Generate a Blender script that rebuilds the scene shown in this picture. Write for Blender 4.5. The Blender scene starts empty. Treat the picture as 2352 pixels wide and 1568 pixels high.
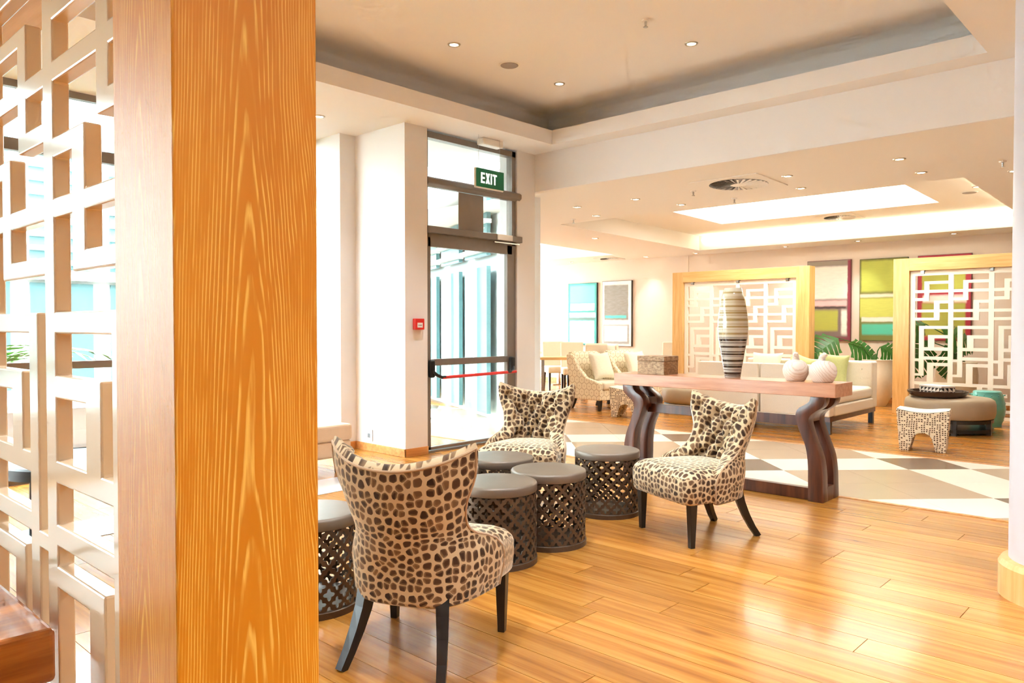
import bpy, bmesh, math, random
from math import sin, cos, pi, radians, sqrt, atan2
from mathutils import Vector, Matrix
random.seed(7)
sc = bpy.context.scene
COL = sc.collection
# ------------------------------------------------------------------ camera, world, lights, exposure
F, CAMH, TH, PIT = 1749.0, 1.35, radians(43), math.atan(36 / 1749.0)
cam = bpy.data.cameras.new('camera'); cam.lens = 36 * F / 2352; cam.sensor_width = 36; cam.clip_start = .02; cam.clip_end = 300
camo = bpy.data.objects.new('camera', cam); COL.objects.link(camo)
camo.location = (0, 0, CAMH); camo.rotation_euler = (pi / 2 - PIT, 0, TH - pi / 2); sc.camera = camo
sc.view_settings.view_transform = 'Standard'; sc.view_settings.look = 'None'
sc.view_settings.gamma = 1; sc.view_settings.use_curve_mapping = False
sc.view_settings.exposure = 1.36
W = bpy.data.worlds.new('overcast_sky'); sc.world = W; W.use_nodes = True
W.node_tree.nodes['Background'].inputs[0].default_value = (.84, .93, 1.0, 1)
W.node_tree.nodes['Background'].inputs[1].default_value = 8.5
sc.cycles.max_bounces = 5; sc.cycles.diffuse_bounces = 4; sc.cycles.glossy_bounces = 3; sc.cycles.transmission_bounces = 4
sc.cycles.use_adaptive_sampling = True; sc.cycles.adaptive_threshold = .15; sc.cycles.adaptive_min_samples = 14
sc.cycles.transparent_max_bounces = 12; sc.cycles.caustics_reflective = False; sc.cycles.caustics_refractive = False
sc.cycles.sample_clamp_indirect = 3

LAMP_ROOM, LAMP_TRAY, LAMP_NEAR = 20.0, 80.0, 150.0    # watts of a downlight (back room, raised ceiling, added unseen ones near the camera)
SKYLIGHT, COVE = 4.5, 4.5

# ------------------------------------------------------------------ materials
def srgb(r, g, b):
    f = lambda c: ((c / 255) / 12.92 if c <= 10 else (((c / 255) + .055) / 1.055) ** 2.4)
    return (f(r), f(g), f(b), 1)
class NT:
    def __init__(s, name):
        m = bpy.data.materials.new(name); m.use_nodes = True
        s.m, s.t = m, m.node_tree; s.b = s.t.nodes['Principled BSDF']
    def n(s, ty, **kw):
        nd = s.t.nodes.new(ty)
        for k, v in kw.items():
            if k.startswith('i_'):
                nd.inputs[int(k[2:]) if k[2:].isdigit() else k[2:].replace('_', ' ')].default_value = v
            else: setattr(nd, k, v)
        return nd
    def l(s, a, b): s.t.links.new(a, b)
    def set(s, **kw):
        for k, v in kw.items(): s.b.inputs[k.replace('_', ' ')].default_value = v
        return s
    def math(s, op, a, b=None, c=None, clamp=False):
        nd = s.n('ShaderNodeMath', operation=op); nd.use_clamp = clamp
        for i, x in enumerate((a, b, c)):
            if x is None: continue
            if isinstance(x, (int, float)): nd.inputs[i].default_value = x
            else: s.l(x, nd.inputs[i])
        return nd.outputs[0]
    def ramp(s, fac, stops, interp='LINEAR'):
        nd = s.n('ShaderNodeValToRGB'); cr = nd.color_ramp; cr.interpolation = interp
        while len(cr.elements) < len(stops): cr.elements.new(.5)
        for e, (p, c) in zip(cr.elements, stops): e.position = p; e.color = c
        s.l(fac, nd.inputs[0]); return nd.outputs[0]
    def mix(s, f, a, b, bt='MIX'):
        nd = s.n('ShaderNodeMix', data_type='RGBA', blend_type=bt)
        for i, x in ((0, f), (6, a), (7, b)):
            if isinstance(x, (int, float, tuple)): nd.inputs[i].default_value = x
            else: s.l(x, nd.inputs[i])
        return nd.outputs[2]
    def coord(s, which='Object', scale=None, loc=None, vec=None):
        o = vec or s.n('ShaderNodeTexCoord').outputs[which]
        if scale or loc:
            mp = s.n('ShaderNodeMapping')
            if scale: mp.inputs['Scale'].default_value = scale
            if loc: mp.inputs['Location'].default_value = loc
            s.l(o, mp.inputs[0]); o = mp.outputs[0]
        return o
    def noise(s, vec, scale=5, detail=3, rough=.5):
        nd = s.n('ShaderNodeTexNoise'); nd.inputs['Scale'].default_value = scale
        nd.inputs['Detail'].default_value = detail; nd.inputs['Roughness'].default_value = rough
        s.l(vec, nd.inputs['Vector']); return nd.outputs[0]
    def bump(s, h, strength=.3, dist=.01):
        nd = s.n('ShaderNodeBump'); nd.inputs['Strength'].default_value = strength; nd.inputs['Distance'].default_value = dist
        s.l(h, nd.inputs['Height']); s.l(nd.outputs[0], s.b.inputs['Normal'])
    def col(s, o): s.l(o, s.b.inputs['Base Color']); return s
def plain(name, rgb, rough=.5, metal=0, spec=.5, noise=0, nscale=20, bump=0, coat=0, sheen=0):
    t = NT(name); t.set(Roughness=rough, Metallic=metal, Specular_IOR_Level=spec, Coat_Weight=coat, Sheen_Weight=sheen)
    c = srgb(*rgb)
    if noise or bump:
        nz = t.noise(t.coord(), nscale, 4)
        d = tuple(x * (1 - noise) for x in c[:3]) + (1,); l = tuple(min(1, x * (1 + noise * .6)) for x in c[:3]) + (1,)
        t.col(t.ramp(nz, [(.3, d), (.7, l)]))
        if bump: t.bump(nz, bump, .004)
    else: t.b.inputs['Base Color'].default_value = c
    return t.m
def emit(name, rgb, st):
    t = NT(name); t.set(Emission_Strength=st); t.b.inputs['Base Color'].default_value = (0, 0, 0, 1)
    t.b.inputs['Emission Color'].default_value = srgb(*rgb); return t.m
def wood(name, base, dark, light, axis=1, scale=1.0, rough=.35, coat=0, rnd=.0, knots=False, worldcells=False):
    t = NT(name); t.set(Roughness=rough, Coat_Weight=coat, Coat_Roughness=.1)
    o = t.n('ShaderNodeTexCoord').outputs['Object']
    r = t.n('ShaderNodeObjectInfo').outputs['Random']
    if worldcells:
        g = t.n('ShaderNodeNewGeometry').outputs['Position']
        sx = t.n('ShaderNodeSeparateXYZ'); t.l(g, sx.inputs[0])
        row = t.math('FLOOR', t.math('DIVIDE', sx.outputs[0], .18))
        wn1 = t.n('ShaderNodeTexWhiteNoise', noise_dimensions='1D'); t.l(row, wn1.inputs['W'])
        cellv = t.math('FLOOR', t.math('ADD', t.math('DIVIDE', sx.outputs[1], 1.7), wn1.outputs[0]))
        wn = t.n('ShaderNodeTexWhiteNoise', noise_dimensions='2D')
        cm = t.n('ShaderNodeCombineXYZ'); t.l(row, cm.inputs[0]); t.l(cellv, cm.inputs[1]); t.l(cm.outputs[0], wn.inputs['Vector'])
        r = wn.outputs[0]; o = g
    add = t.n('ShaderNodeVectorMath', operation='ADD'); cb = t.n('ShaderNodeCombineXYZ')
    sh = t.math('MULTIPLY', r, 37.0)
    for i in range(3): t.l(sh, cb.inputs[i])
    t.l(o, add.inputs[0]); t.l(cb.outputs[0], add.inputs[1])
    s = [14 * scale] * 3; s[axis] = 1.1 * scale
    v = t.coord(scale=tuple(s), vec=add.outputs[0])
    n1 = t.noise(v, 1.6, 5, .6); n2 = t.noise(v, 7, 3, .5)
    c = t.ramp(n1, [(.28, srgb(*dark)), (.5, srgb(*base)), (.74, srgb(*light))])
    c = t.mix(t.math('MULTIPLY', n2, .25), c, srgb(*dark))
    if rnd:
        hs = t.n('ShaderNodeHueSaturation'); t.l(c, hs.inputs['Color'])
        t.l(t.math('ADD', t.math('MULTIPLY', r, rnd), 1 - rnd * .6), hs.inputs['Value']); c = hs.outputs[0]
    if knots:
        vv = t.coord(scale=(3.2, 1.3, 3), vec=add.outputs[0])
        vo = t.n('ShaderNodeTexVoronoi'); vo.inputs['Scale'].default_value = 1; t.l(vv, vo.inputs['Vector'])
        k = t.ramp(vo.outputs['Distance'], [(.03, (1, 1, 1, 1)), (.09, (0, 0, 0, 1))])
        c = t.mix(t.math('MULTIPLY', k, .7), c, srgb(120, 62, 20))
    t.col(c); t.bump(n1, .05, .002); return t.m

m_wall = plain('wall_paint', (236, 232, 230), .75, noise=.015, nscale=3)
m_backwall = plain('beige_wall_paint', (230, 213, 196), .75, noise=.02, nscale=2)
m_ceil = plain('ceiling_paint', (240, 238, 238), .8)
m_ceil2 = plain('warm_ceiling_paint', (242, 236, 228), .8)
m_colm = plain('column_paint', (206, 201, 206), .45)
m_plank = wood('oak_plank', (180, 118, 46), (146, 86, 26), (200, 142, 66), 1, 1.0, .27, .15, .32, True)
m_plankfar = wood('oak_boards', (186, 124, 50), (152, 90, 30), (206, 150, 74), 1, 1.0, .27, .15, .3, False, True)
m_frame = wood('pale_oak', (222, 178, 112), (206, 156, 90), (236, 198, 138), 2, 1.2, .4, .1)
m_frameh = wood('pale_oak_rail', (222, 178, 112), (206, 156, 90), (236, 198, 138), 1, 1.2, .4, .1)
m_skirt = wood('oak_skirting', (206, 142, 78), (180, 112, 52), (222, 166, 104), 0, 1, .35)
m_ctop = wood('light_mahogany', (196, 138, 102), (170, 108, 74), (214, 160, 124), 1, 1.2, .28, .3)
m_cleg = wood('dark_mahogany', (84, 44, 28), (52, 26, 18), (110, 60, 38), 2, 1.0, .3, .12)
m_desk = wood('brown_desk_wood', (182, 106, 40), (144, 74, 20), (204, 130, 58), 0, 1.4, .3, .3)
m_leg = plain('black_lacquer', (26, 20, 18), .3)
m_alu = plain('bronze_aluminium', (128, 116, 106), .42, .3, noise=.03)
m_chrome = plain('steel', (190, 190, 190), .2, 1)
m_white = plain('white_plastic', (240, 236, 230), .4)
m_black = plain('black_plastic', (18, 18, 20), .35)
m_red = plain('red_enamel', (214, 34, 26), .35)
m_cream = plain('cream_upholstery', (238, 228, 206), .9, noise=.03, nscale=60, bump=.1, sheen=.3)
m_sofa = plain('ivory_linen', (246, 239, 226), .9, noise=.04, nscale=90, bump=.1, sheen=.2)
m_pillow = plain('slubbed_ivory_cotton', (242, 233, 212), .9, noise=.06, nscale=40, bump=.2)
m_green = plain('lime_cushion_cotton', (206, 212, 150), .9, noise=.05, nscale=40)
m_taupe = plain('taupe_leather', (178, 160, 134), .42, noise=.05, nscale=6)
m_bench = plain('tan_upholstery', (226, 196, 164), .85, noise=.03)
m_teal = plain('turquoise_glaze', (104, 188, 180), .18, noise=.08, nscale=8, coat=.5)
m_leaf = plain('monstera_leaf', (52, 108, 36), .35, noise=.25, nscale=9)
m_tree = plain('garden_foliage', (120, 168, 84), .6, noise=.3, nscale=5)
m_bark = plain('bark', (120, 100, 80), .8, noise=.2)
m_urn = plain('white_stoneware', (238, 226, 204), .5, noise=.03)
m_disctop = plain('drum_top_iron', (116, 101, 86), .42, .3, noise=.12, nscale=7, coat=.1)
m_drum = plain('drum_bronze', (94, 76, 60), .42, .55, noise=.2, nscale=25)
m_exitg = plain('exit_green', (0, 112, 74), .4)
m_exitw = emit('exit_lettering', (255, 244, 226), .7)
m_lens = emit('downlight_lens', (255, 238, 208), 14)
m_lens.cycles.emission_sampling = 'NONE'
m_skyl = emit('skylight_diffuser', (255, 252, 240), SKYLIGHT)
m_skyl2 = emit('side_skylight_diffuser', (255, 252, 240), SKYLIGHT * .3)
m_cove = emit('cove_tube', (255, 244, 212), COVE)
m_chromering = plain('satin_ring', (196, 186, 170), .3, .8)
m_grille = plain('speaker_grille', (158, 146, 136), .7)
m_patio = plain('pale_paving', (224, 222, 216), .7, noise=.04, nscale=2)
m_grey = plain('grey_sign_back', (140, 124, 110), .5)
m_facade = plain('white_facade_paint', (246, 248, 248), .6)
m_facglass = plain('teal_facade_glass', (84, 122, 124), .3, 0, .5)
m_screenw = plain('cream_lacquer', (224, 200, 168), .14, 0, .4, coat=.1)
m_screenb = plain('white_satin_lacquer', (246, 242, 232), .35)
m_gloss_dark = plain('dark_tray_lacquer', (62, 44, 36), .25)
m_tiles = [plain('cream_tile', (244, 234, 216), .22, noise=.02, nscale=2), plain('taupe_tile', (178, 154, 126), .25, noise=.04, nscale=2),
           plain('brown_tile', (112, 92, 74), .25, noise=.05, nscale=2), plain('pale_grey_tile', (226, 222, 218), .2, noise=.03, nscale=2)]
m_grout = plain('grout', (214, 200, 180), .8)
m_sub = plain('subfloor', (70, 42, 20), .8)

def glass(name, tint=(.93, .98, .97)):
    t = NT(name); nd = t.t.nodes
    tr = nd.new('ShaderNodeBsdfTransparent'); tr.inputs[0].default_value = (*tint, 1)
    gl = nd.new('ShaderNodeBsdfGlossy'); gl.inputs['Roughness'].default_value = .01
    mx = nd.new('ShaderNodeMixShader'); mx.inputs[0].default_value = .05
    t.l(tr.outputs[0], mx.inputs[1]); t.l(gl.outputs[0], mx.inputs[2]); t.l(mx.outputs[0], nd['Material Output'].inputs[0])
    return t.m
m_glass = glass('clear_glass')

def limed():        # broad cathedral grain with pale filled pores
    t = NT('limed_oak'); t.set(Roughness=.45, Coat_Weight=.06, Coat_Roughness=.3, Specular_IOR_Level=.32)
    o = t.coord()
    s = t.n('ShaderNodeSeparateXYZ'); t.l(o, s.inputs[0])
    nz = t.noise(t.coord(scale=(9, 9, 1.6), vec=o), 1.2, 2)
    nf = t.noise(t.coord(scale=(80, 80, 2.6), vec=o), 1.5, 3, .6)
    u = t.math('SUBTRACT', t.math('ADD', s.outputs[0], s.outputs[1]), -.115)
    u = t.math('ADD', u, t.math('MULTIPLY', t.math('SUBTRACT', nz, .5), .030))
    f = t.math('ADD', t.math('MULTIPLY', t.math('POWER', t.math('ABSOLUTE', u), 1.6), 560), t.math('MULTIPLY', s.outputs[2], 6.5))
    f = t.math('ADD', f, t.math('MULTIPLY', nz, 3.2)); f = t.math('ADD', f, t.math('MULTIPLY', nf, .45))
    w = t.math('FRACT', f)
    line = t.ramp(w, [(0, (0, 0, 0, 1)), (.55, (.05, .05, .05, 1)), (.78, (.95, .95, .95, 1)), (.88, (.7, .7, .7, 1)), (.98, (0, 0, 0, 1))])
    nb = t.noise(t.coord(scale=(110, 110, 9), vec=o), 1.0, 2, .5)
    brk = t.ramp(nb, [(.38, (.12, .12, .12, 1)), (.56, (1, 1, 1, 1))])
    fac = t.math('MULTIPLY', t.math('MULTIPLY', line, brk), .95)
    n3 = t.noise(t.coord(scale=(5, 5, .8), vec=o), 1.5, 3)
    base = t.ramp(n3, [(.3, srgb(192, 112, 8)), (.7, srgb(208, 130, 18))])
    t.col(t.mix(fac, base, srgb(234, 182, 82))); t.bump(fac, .12, .003); return t.m
m_limed = limed()

def pebble():
    t = NT('pebble_velvet'); t.set(Roughness=.75, Sheen_Weight=.95, Sheen_Roughness=.35, Specular_IOR_Level=.2)
    t.b.inputs['Sheen Tint'].default_value = srgb(250, 236, 212)
    o = t.n('ShaderNodeAttribute', attribute_name='puv').outputs['Vector']; nz = t.n('ShaderNodeTexNoise'); nz.inputs['Scale'].default_value = 14; t.l(o, nz.inputs['Vector'])
    mx = t.n('ShaderNodeVectorMath', operation='MULTIPLY_ADD'); t.l(nz.outputs['Color'], mx.inputs[0]); mx.inputs[1].default_value = (.012, .012, .012); t.l(o, mx.inputs[2])
    vo = t.n('ShaderNodeTexVoronoi', feature='DISTANCE_TO_EDGE', voronoi_dimensions='2D'); vo.inputs['Scale'].default_value = 28; vo.inputs['Randomness'].default_value = .72
    v2 = t.n('ShaderNodeTexVoronoi', feature='F1', voronoi_dimensions='2D'); v2.inputs['Scale'].default_value = 28; v2.inputs['Randomness'].default_value = .72
    t.l(mx.outputs[0], vo.inputs['Vector']); t.l(mx.outputs[0], v2.inputs['Vector'])
    rd = t.math('SUBTRACT', t.math('MULTIPLY', vo.outputs['Distance'], 1.0), t.math('MULTIPLY', t.math('MAXIMUM', t.math('SUBTRACT', v2.outputs['Distance'], .36), 0), 1.1))
    mask = t.ramp(rd, [(.0, (0, 0, 0, 1)), (.07, (1, 1, 1, 1))])
    sc_ = t.n('ShaderNodeSeparateColor'); t.l(v2.outputs['Color'], sc_.inputs[0])
    peb = t.ramp(sc_.outputs[0], [(0, srgb(46, 28, 17)), (.6, srgb(74, 48, 30)), (1, srgb(116, 86, 58))])
    edge = t.ramp(vo.outputs['Distance'], [(.1, (1, 1, 1, 1)), (.3, (0, 0, 0, 1))])
    peb = t.mix(t.math('MULTIPLY', edge, .4), peb, srgb(176, 142, 104))
    t.col(t.mix(mask, srgb(196, 170, 134), peb)); t.bump(mask, .45, .004); return t.m
m_pebble = pebble()

def hexfab():
    t = NT('hexagon_weave'); t.set(Roughness=.9)
    o = t.coord(); s = t.n('ShaderNodeSeparateXYZ'); t.l(o, s.inputs[0])
    k = 9.0
    px = t.math('MULTIPLY', t.math('ADD', s.outputs[0], s.outputs[1]), k); py = t.math('MULTIPLY', s.outputs[2], k)
    def cell(dx, dy):
        ax = t.math('SUBTRACT', t.math('FLOORED_MODULO', t.math('ADD', px, dx), 1.0), .5)
        ay = t.math('SUBTRACT', t.math('FLOORED_MODULO', t.math('ADD', py, dy), 1.732), .866)
        return t.math('ABSOLUTE', ax), t.math('ABSOLUTE', ay)
    def hd(a): return t.math('MAXIMUM', a[0], t.math('ADD', t.math('MULTIPLY', a[0], .5), t.math('MULTIPLY', a[1], .866)))
    d = t.math('MINIMUM', hd(cell(0, 0)), hd(cell(.5, .866)))
    ln = t.ramp(d, [(.455, (0, 0, 0, 1)), (.475, (1, 1, 1, 1))]); dot = t.ramp(d, [(.05, (1, 1, 1, 1)), (.09, (0, 0, 0, 1))])
    t.col(t.mix(t.math('MAXIMUM', ln, dot), srgb(240, 228, 200), srgb(190, 168, 132))); return t.m
m_hex = hexfab()

def weave():
    t = NT('brown_and_cream_basket_print'); t.set(Roughness=.85)
    o = t.coord(); s = t.n('ShaderNodeSeparateXYZ'); t.l(o, s.inputs[0])
    nz = t.noise(o, 9, 2); nn = t.math('MULTIPLY', t.math('SUBTRACT', nz, .5), 1.6)
    a = t.math('ADD', t.math('MULTIPLY', t.math('ADD', s.outputs[0], s.outputs[1]), 42), nn)
    b = t.math('ADD', t.math('MULTIPLY', s.outputs[2], 48), nn)
    fa = t.math('ABSOLUTE', t.math('SUBTRACT', t.math('FRACT', a), .5)); fb = t.math('ABSOLUTE', t.math('SUBTRACT', t.math('FRACT', b), .5))
    m = t.math('MULTIPLY', t.math('LESS_THAN', fa, .3), t.math('LESS_THAN', fb, .3))
    wn = t.n('ShaderNodeTexWhiteNoise', noise_dimensions='2D'); cb = t.n('ShaderNodeCombineXYZ')
    t.l(t.math('FLOOR', a), cb.inputs[0]); t.l(t.math('FLOOR', b), cb.inputs[1]); t.l(cb.outputs[0], wn.inputs['Vector'])
    m = t.math('MULTIPLY', m, t.math('GREATER_THAN', wn.outputs[0], .28))
    t.col(t.mix(m, srgb(232, 214, 184), srgb(92, 66, 44))); t.bump(m, -.3, .003); return t.m
m_weave = weave()

def barkbox():
    t = NT('bark_veneer'); t.set(Roughness=.6)
    o = t.coord(); n1 = t.noise(t.coord(scale=(30, 30, 60), vec=o), 1, 4, .7); n2 = t.noise(t.coord(scale=(25, 25, 6), vec=o), 1.3, 3)
    t.col(t.mix(t.math('MULTIPLY', n2, .8), t.ramp(n1, [(.35, srgb(108, 78, 52)), (.6, srgb(206, 176, 136))]), srgb(150, 112, 76))); t.bump(n1, .4, .004); return t.m
m_barkbox = barkbox()

def vase_mat():
    t = NT('striped_ceramic'); t.set(Roughness=.12, Coat_Weight=.5)
    g = t.n('ShaderNodeTexCoord').outputs['Generated']; s = t.n('ShaderNodeSeparateXYZ'); t.l(g, s.inputs[0])
    v = t.math('SUBTRACT', 1, s.outputs[2])
    up = [(440, 460), (500, 505), (520, 537), (556, 560), (593, 613), (650, 654), (663, 687), (700, 705), (738, 764), (798, 803), (818, 838), (858, 862), (893, 917)]
    lo = [(948, 953), (964, 987), (1004, 1011), (1043, 1064), (1103, 1112), (1124, 1144), (1155, 1161), (1193, 1220), (1247, 1253), (1263, 1285), (1304, 1311), (1336, 1362), (1371, 1377)]
    def mk(lst, a, b):
        st = [(0, a)]
        for p, q in lst: st += [((p - 400) / 1000, b), ((q - 400) / 1000, a)]
        return t.ramp(v, st, 'CONSTANT')
    t.col(t.mix(t.math('GREATER_THAN', v, .54), mk(up, srgb(214, 206, 184), srgb(172, 150, 102)), mk(lo, srgb(190, 184, 174), srgb(58, 44, 34)))); return t.m
m_vase = vase_mat()

def gourd_mat():
    t = NT('limewashed_carved_wood'); t.set(Roughness=.65)
    o = t.coord(); w = t.n('ShaderNodeTexWave', wave_type='RINGS', rings_direction='SPHERICAL'); w.inputs['Scale'].default_value = 26; w.inputs['Distortion'].default_value = 1.5
    mp = t.n('ShaderNodeMapping'); mp.inputs['Location'].default_value = (.07, .03, -.02); t.l(o, mp.inputs[0]); t.l(mp.outputs[0], w.inputs['Vector'])
    t.col(t.ramp(w.outputs['Fac'], [(0, srgb(216, 192, 172)), (.3, srgb(232, 216, 202))])); t.bump(w.outputs['Fac'], .35, .004); return t.m
m_gourd = gourd_mat()

def painting_mat(name, bg, rects):
    t = NT(name); t.set(Roughness=.6)
    g = t.n('ShaderNodeTexCoord').outputs['Generated']
    nz = t.n('ShaderNodeTexNoise'); nz.inputs['Scale'].default_value = 6; nz.inputs['Detail'].default_value = 3
    mp = t.n('ShaderNodeMapping'); mp.inputs['Scale'].default_value = (1, 1.2, 2); t.l(g, mp.inputs[0]); t.l(mp.outputs[0], nz.inputs['Vector'])
    ma = t.n('ShaderNodeVectorMath', operation='MULTIPLY_ADD'); t.l(nz.outputs['Color'], ma.inputs[0]); ma.inputs[1].default_value = (.0, .03, .014); t.l(g, ma.inputs[2])
    s = t.n('ShaderNodeSeparateXYZ'); t.l(ma.outputs[0], s.inputs[0])
    U = t.math('SUBTRACT', 1.015, s.outputs[1]); V = t.math('SUBTRACT', 1.007, s.outputs[2])    # u from left as seen, v from top
    br = t.noise(t.coord(scale=(1, 3, 26), vec=g), 2, 4)
    c = srgb(*bg)
    for (u0, u1, v0, v1, rgb, soft) in rects:
        def edge(x, lo, hi):
            a = t.n('ShaderNodeMapRange', interpolation_type='SMOOTHSTEP'); a.inputs['From Min'].default_value = lo - soft; a.inputs['From Max'].default_value = lo + soft; t.l(x, a.inputs[0])
            b = t.n('ShaderNodeMapRange', interpolation_type='SMOOTHSTEP'); b.inputs['From Min'].default_value = hi - soft; b.inputs['From Max'].default_value = hi + soft
            b.inputs['To Min'].default_value = 1; b.inputs['To Max'].default_value = 0; t.l(x, b.inputs[0])
            return t.math('MULTIPLY', a.outputs[0], b.outputs[0])
        m = t.math('MULTIPLY', edge(U, u0, u1), edge(V, v0, v1))
        m = t.math('MULTIPLY', m, t.math('ADD', .82, t.math('MULTIPLY', br, .3)), clamp=True)
        c = t.mix(m, c, srgb(*rgb))
    t.col(c); t.bump(br, .1, .003); return t.m

# ------------------------------------------------------------------ geometry helpers
class MB:
    def __init__(s): s.v, s.f = [], []
    def add(s, vs, fs):
        k = len(s.v); s.v += [tuple(p) for p in vs]; s.f += [tuple(i + k for i in f) for f in fs]; return s
    def box(s, x0, x1, y0, y1, z0, z1):
        return s.add([(x0, y0, z0), (x1, y0, z0), (x1, y1, z0), (x0, y1, z0), (x0, y0, z1), (x1, y0, z1), (x1, y1, z1), (x0, y1, z1)],
                     [(3, 2, 1, 0), (4, 5, 6, 7), (0, 1, 5, 4), (1, 2, 6, 5), (2, 3, 7, 6), (3, 0, 4, 7)])
    def prism(s, poly, lo, hi, axis='z'):      # poly is 2D; axis = extrusion axis
        n = len(poly)
        def P(a, b, h): return {'z': (a, b, h), 'x': (h, a, b), 'y': (a, h, b)}[axis]
        vs = [P(a, b, lo) for a, b in poly] + [P(a, b, hi) for a, b in poly]
        return s.add(vs, [tuple(range(n))[::-1], tuple(range(n, 2 * n))] + [(i, (i + 1) % n, n + (i + 1) % n, n + i) for i in range(n)])
    def loft(s, loops, cap=True, closed=True):
        n = len(loops[0]); vs = [p for l in loops for p in l]; fs = []
        for k in range(len(loops) - 1):
            for i in range(n if closed else n - 1):
                j = (i + 1) % n; fs.append((k * n + i, k * n + j, (k + 1) * n + j, (k + 1) * n + i))
        if cap: fs += [tuple(range(n))[::-1], tuple(range((len(loops) - 1) * n, len(loops) * n))]
        return s.add(vs, fs)
    def lathe(s, prof, n=32, c=(0, 0, 0), sx=1, sy=1):
        return s.loft([[(c[0] + r * sx * cos(2 * pi * i / n), c[1] + r * sy * sin(2 * pi * i / n), c[2] + z) for i in range(n)] for r, z in prof])
    def tube(s, path, r, n=8, flat=None):
        path = [Vector(p) for p in path]; loops = []; up = Vector((0, 0, 1)); last = None
        for i, p in enumerate(path):
            d = (path[min(i + 1, len(path) - 1)] - path[max(i - 1, 0)]).normalized()
            a = d.cross(up)
            if a.length < 1e-3: a = d.cross(Vector((1, 0, 0)))
            a.normalize()
            if last and a.dot(last) < 0: a = -a
            last = a; b = a.cross(d).normalized(); rr = r[i] if isinstance(r, (list, tuple)) else r
            if n == 4: loops.append([p + rr * (ca * a + sa * b) for ca, sa in ((1, 1), (-1, 1), (-1, -1), (1, -1))])
            else: loops.append([p + rr * (cos(2 * pi * k / n) * a + sin(2 * pi * k / n) * b) for k in range(n)])
        return s.loft(loops)
    def grid(s, fn, nu, nv):
        vs = [fn(i / (nu - 1), j / (nv - 1)) for j in range(nv) for i in range(nu)]
        return s.add(vs, [(j * nu + i, j * nu + i + 1, (j + 1) * nu + i + 1, (j + 1) * nu + i) for j in range(nv - 1) for i in range(nu - 1)])
    def sphere(s, c, r, n=16, m=10, sc_=(1, 1, 1)):
        return s.loft([[(c[0] + r * sc_[0] * sin(pi * j / m) * cos(2 * pi * i / n), c[1] + r * sc_[1] * sin(pi * j / m) * sin(2 * pi * i / n), c[2] - r * sc_[2] * cos(pi * j / m)) for i in range(n)]
                       for j in ([.02 * 1] + list(range(1, m)) + [m - .02])])
    def xf(s, mat, i0=0):
        for i in range(i0, len(s.v)): s.v[i] = tuple(mat @ Vector(s.v[i]))
        return s
    def mesh(s, name, mat=None, smooth=False, bevel=0, seg=2, fix=True):
        me = bpy.data.meshes.new(name); me.from_pydata(s.v, [], s.f)
        if fix or bevel:
            bm = bmesh.new(); bm.from_mesh(me)
            bmesh.ops.recalc_face_normals(bm, faces=bm.faces)
            if bevel:
                bmesh.ops.bevel(bm, geom=[e for e in bm.edges if len(e.link_faces) == 2 and e.calc_face_angle(0) > .5], offset=bevel, segments=seg, profile=.5, affect='EDGES', clamp_overlap=True)
            bm.to_mesh(me); bm.free()
        if smooth:
            me.shade_smooth()
            me.set_sharp_from_angle(angle=radians(45 if smooth is True else smooth))
        if mat: me.materials.append(mat)
        return me
    def build(s, name, mat, parent=None, **kw): return link(name, s.mesh(name, mat, **kw), parent)
def link(name, data, parent=None, loc=None, rz=0):
    o = bpy.data.objects.new(name, data); COL.objects.link(o)
    if parent: o.parent = parent
    if loc: o.location = loc
    if rz: o.rotation_euler = (0, 0, rz)
    return o
def tag(o, label=None, cat=None, group=None, kind=None):
    for k, v in (('label', label), ('category', cat), ('group', group), ('kind', kind)):
        if v: o[k] = v
    return o
def puv(o, pts):
    a = o.data.attributes.new('puv', 'FLOAT_VECTOR', 'POINT')
    for i, p in enumerate(pts): a.data[i].vector = p
    return o
def thing(name, loc, rz=0, label=None, cat=None, group=None): return tag(link(name, None, None, loc, rz), label, cat, group)
def struct(name, mb, mat, **kw): return tag(mb.build(name, mat, **kw), kind='structure')
def copy_tree(root, loc, rz, label, group=None):
    def cp(o, par):
        c = o.copy(); COL.objects.link(c); c.parent = par
        for ch in [x for x in list(o.children)]: cp(ch, c)
        return c
    r = cp(root, None); r.location = loc; r.rotation_euler = (0, 0, rz); tag(r, label, None, group); return r
def spl(xs, ys, x):
    for i in range(len(xs) - 1):
        if x <= xs[i + 1] or i == len(xs) - 2:
            h = xs[i + 1] - xs[i]; t = (x - xs[i]) / h
            m = lambda k: (ys[min(k + 1, len(ys) - 1)] - ys[max(k - 1, 0)]) / (xs[min(k + 1, len(xs) - 1)] - xs[max(k - 1, 0)])
            return (2 * t**3 - 3 * t * t + 1) * ys[i] + (t**3 - 2 * t * t + t) * h * m(i) + (-2 * t**3 + 3 * t * t) * ys[i + 1] + (t**3 - t * t) * h * m(i + 1)
def dp(px, Z): a = (px - 1176) / F; return Z * (cos(TH) + a * sin(TH)), Z * (sin(TH) - a * cos(TH))
def zc(X): return 2.97 - .0207 * (X - 6.97)

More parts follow.
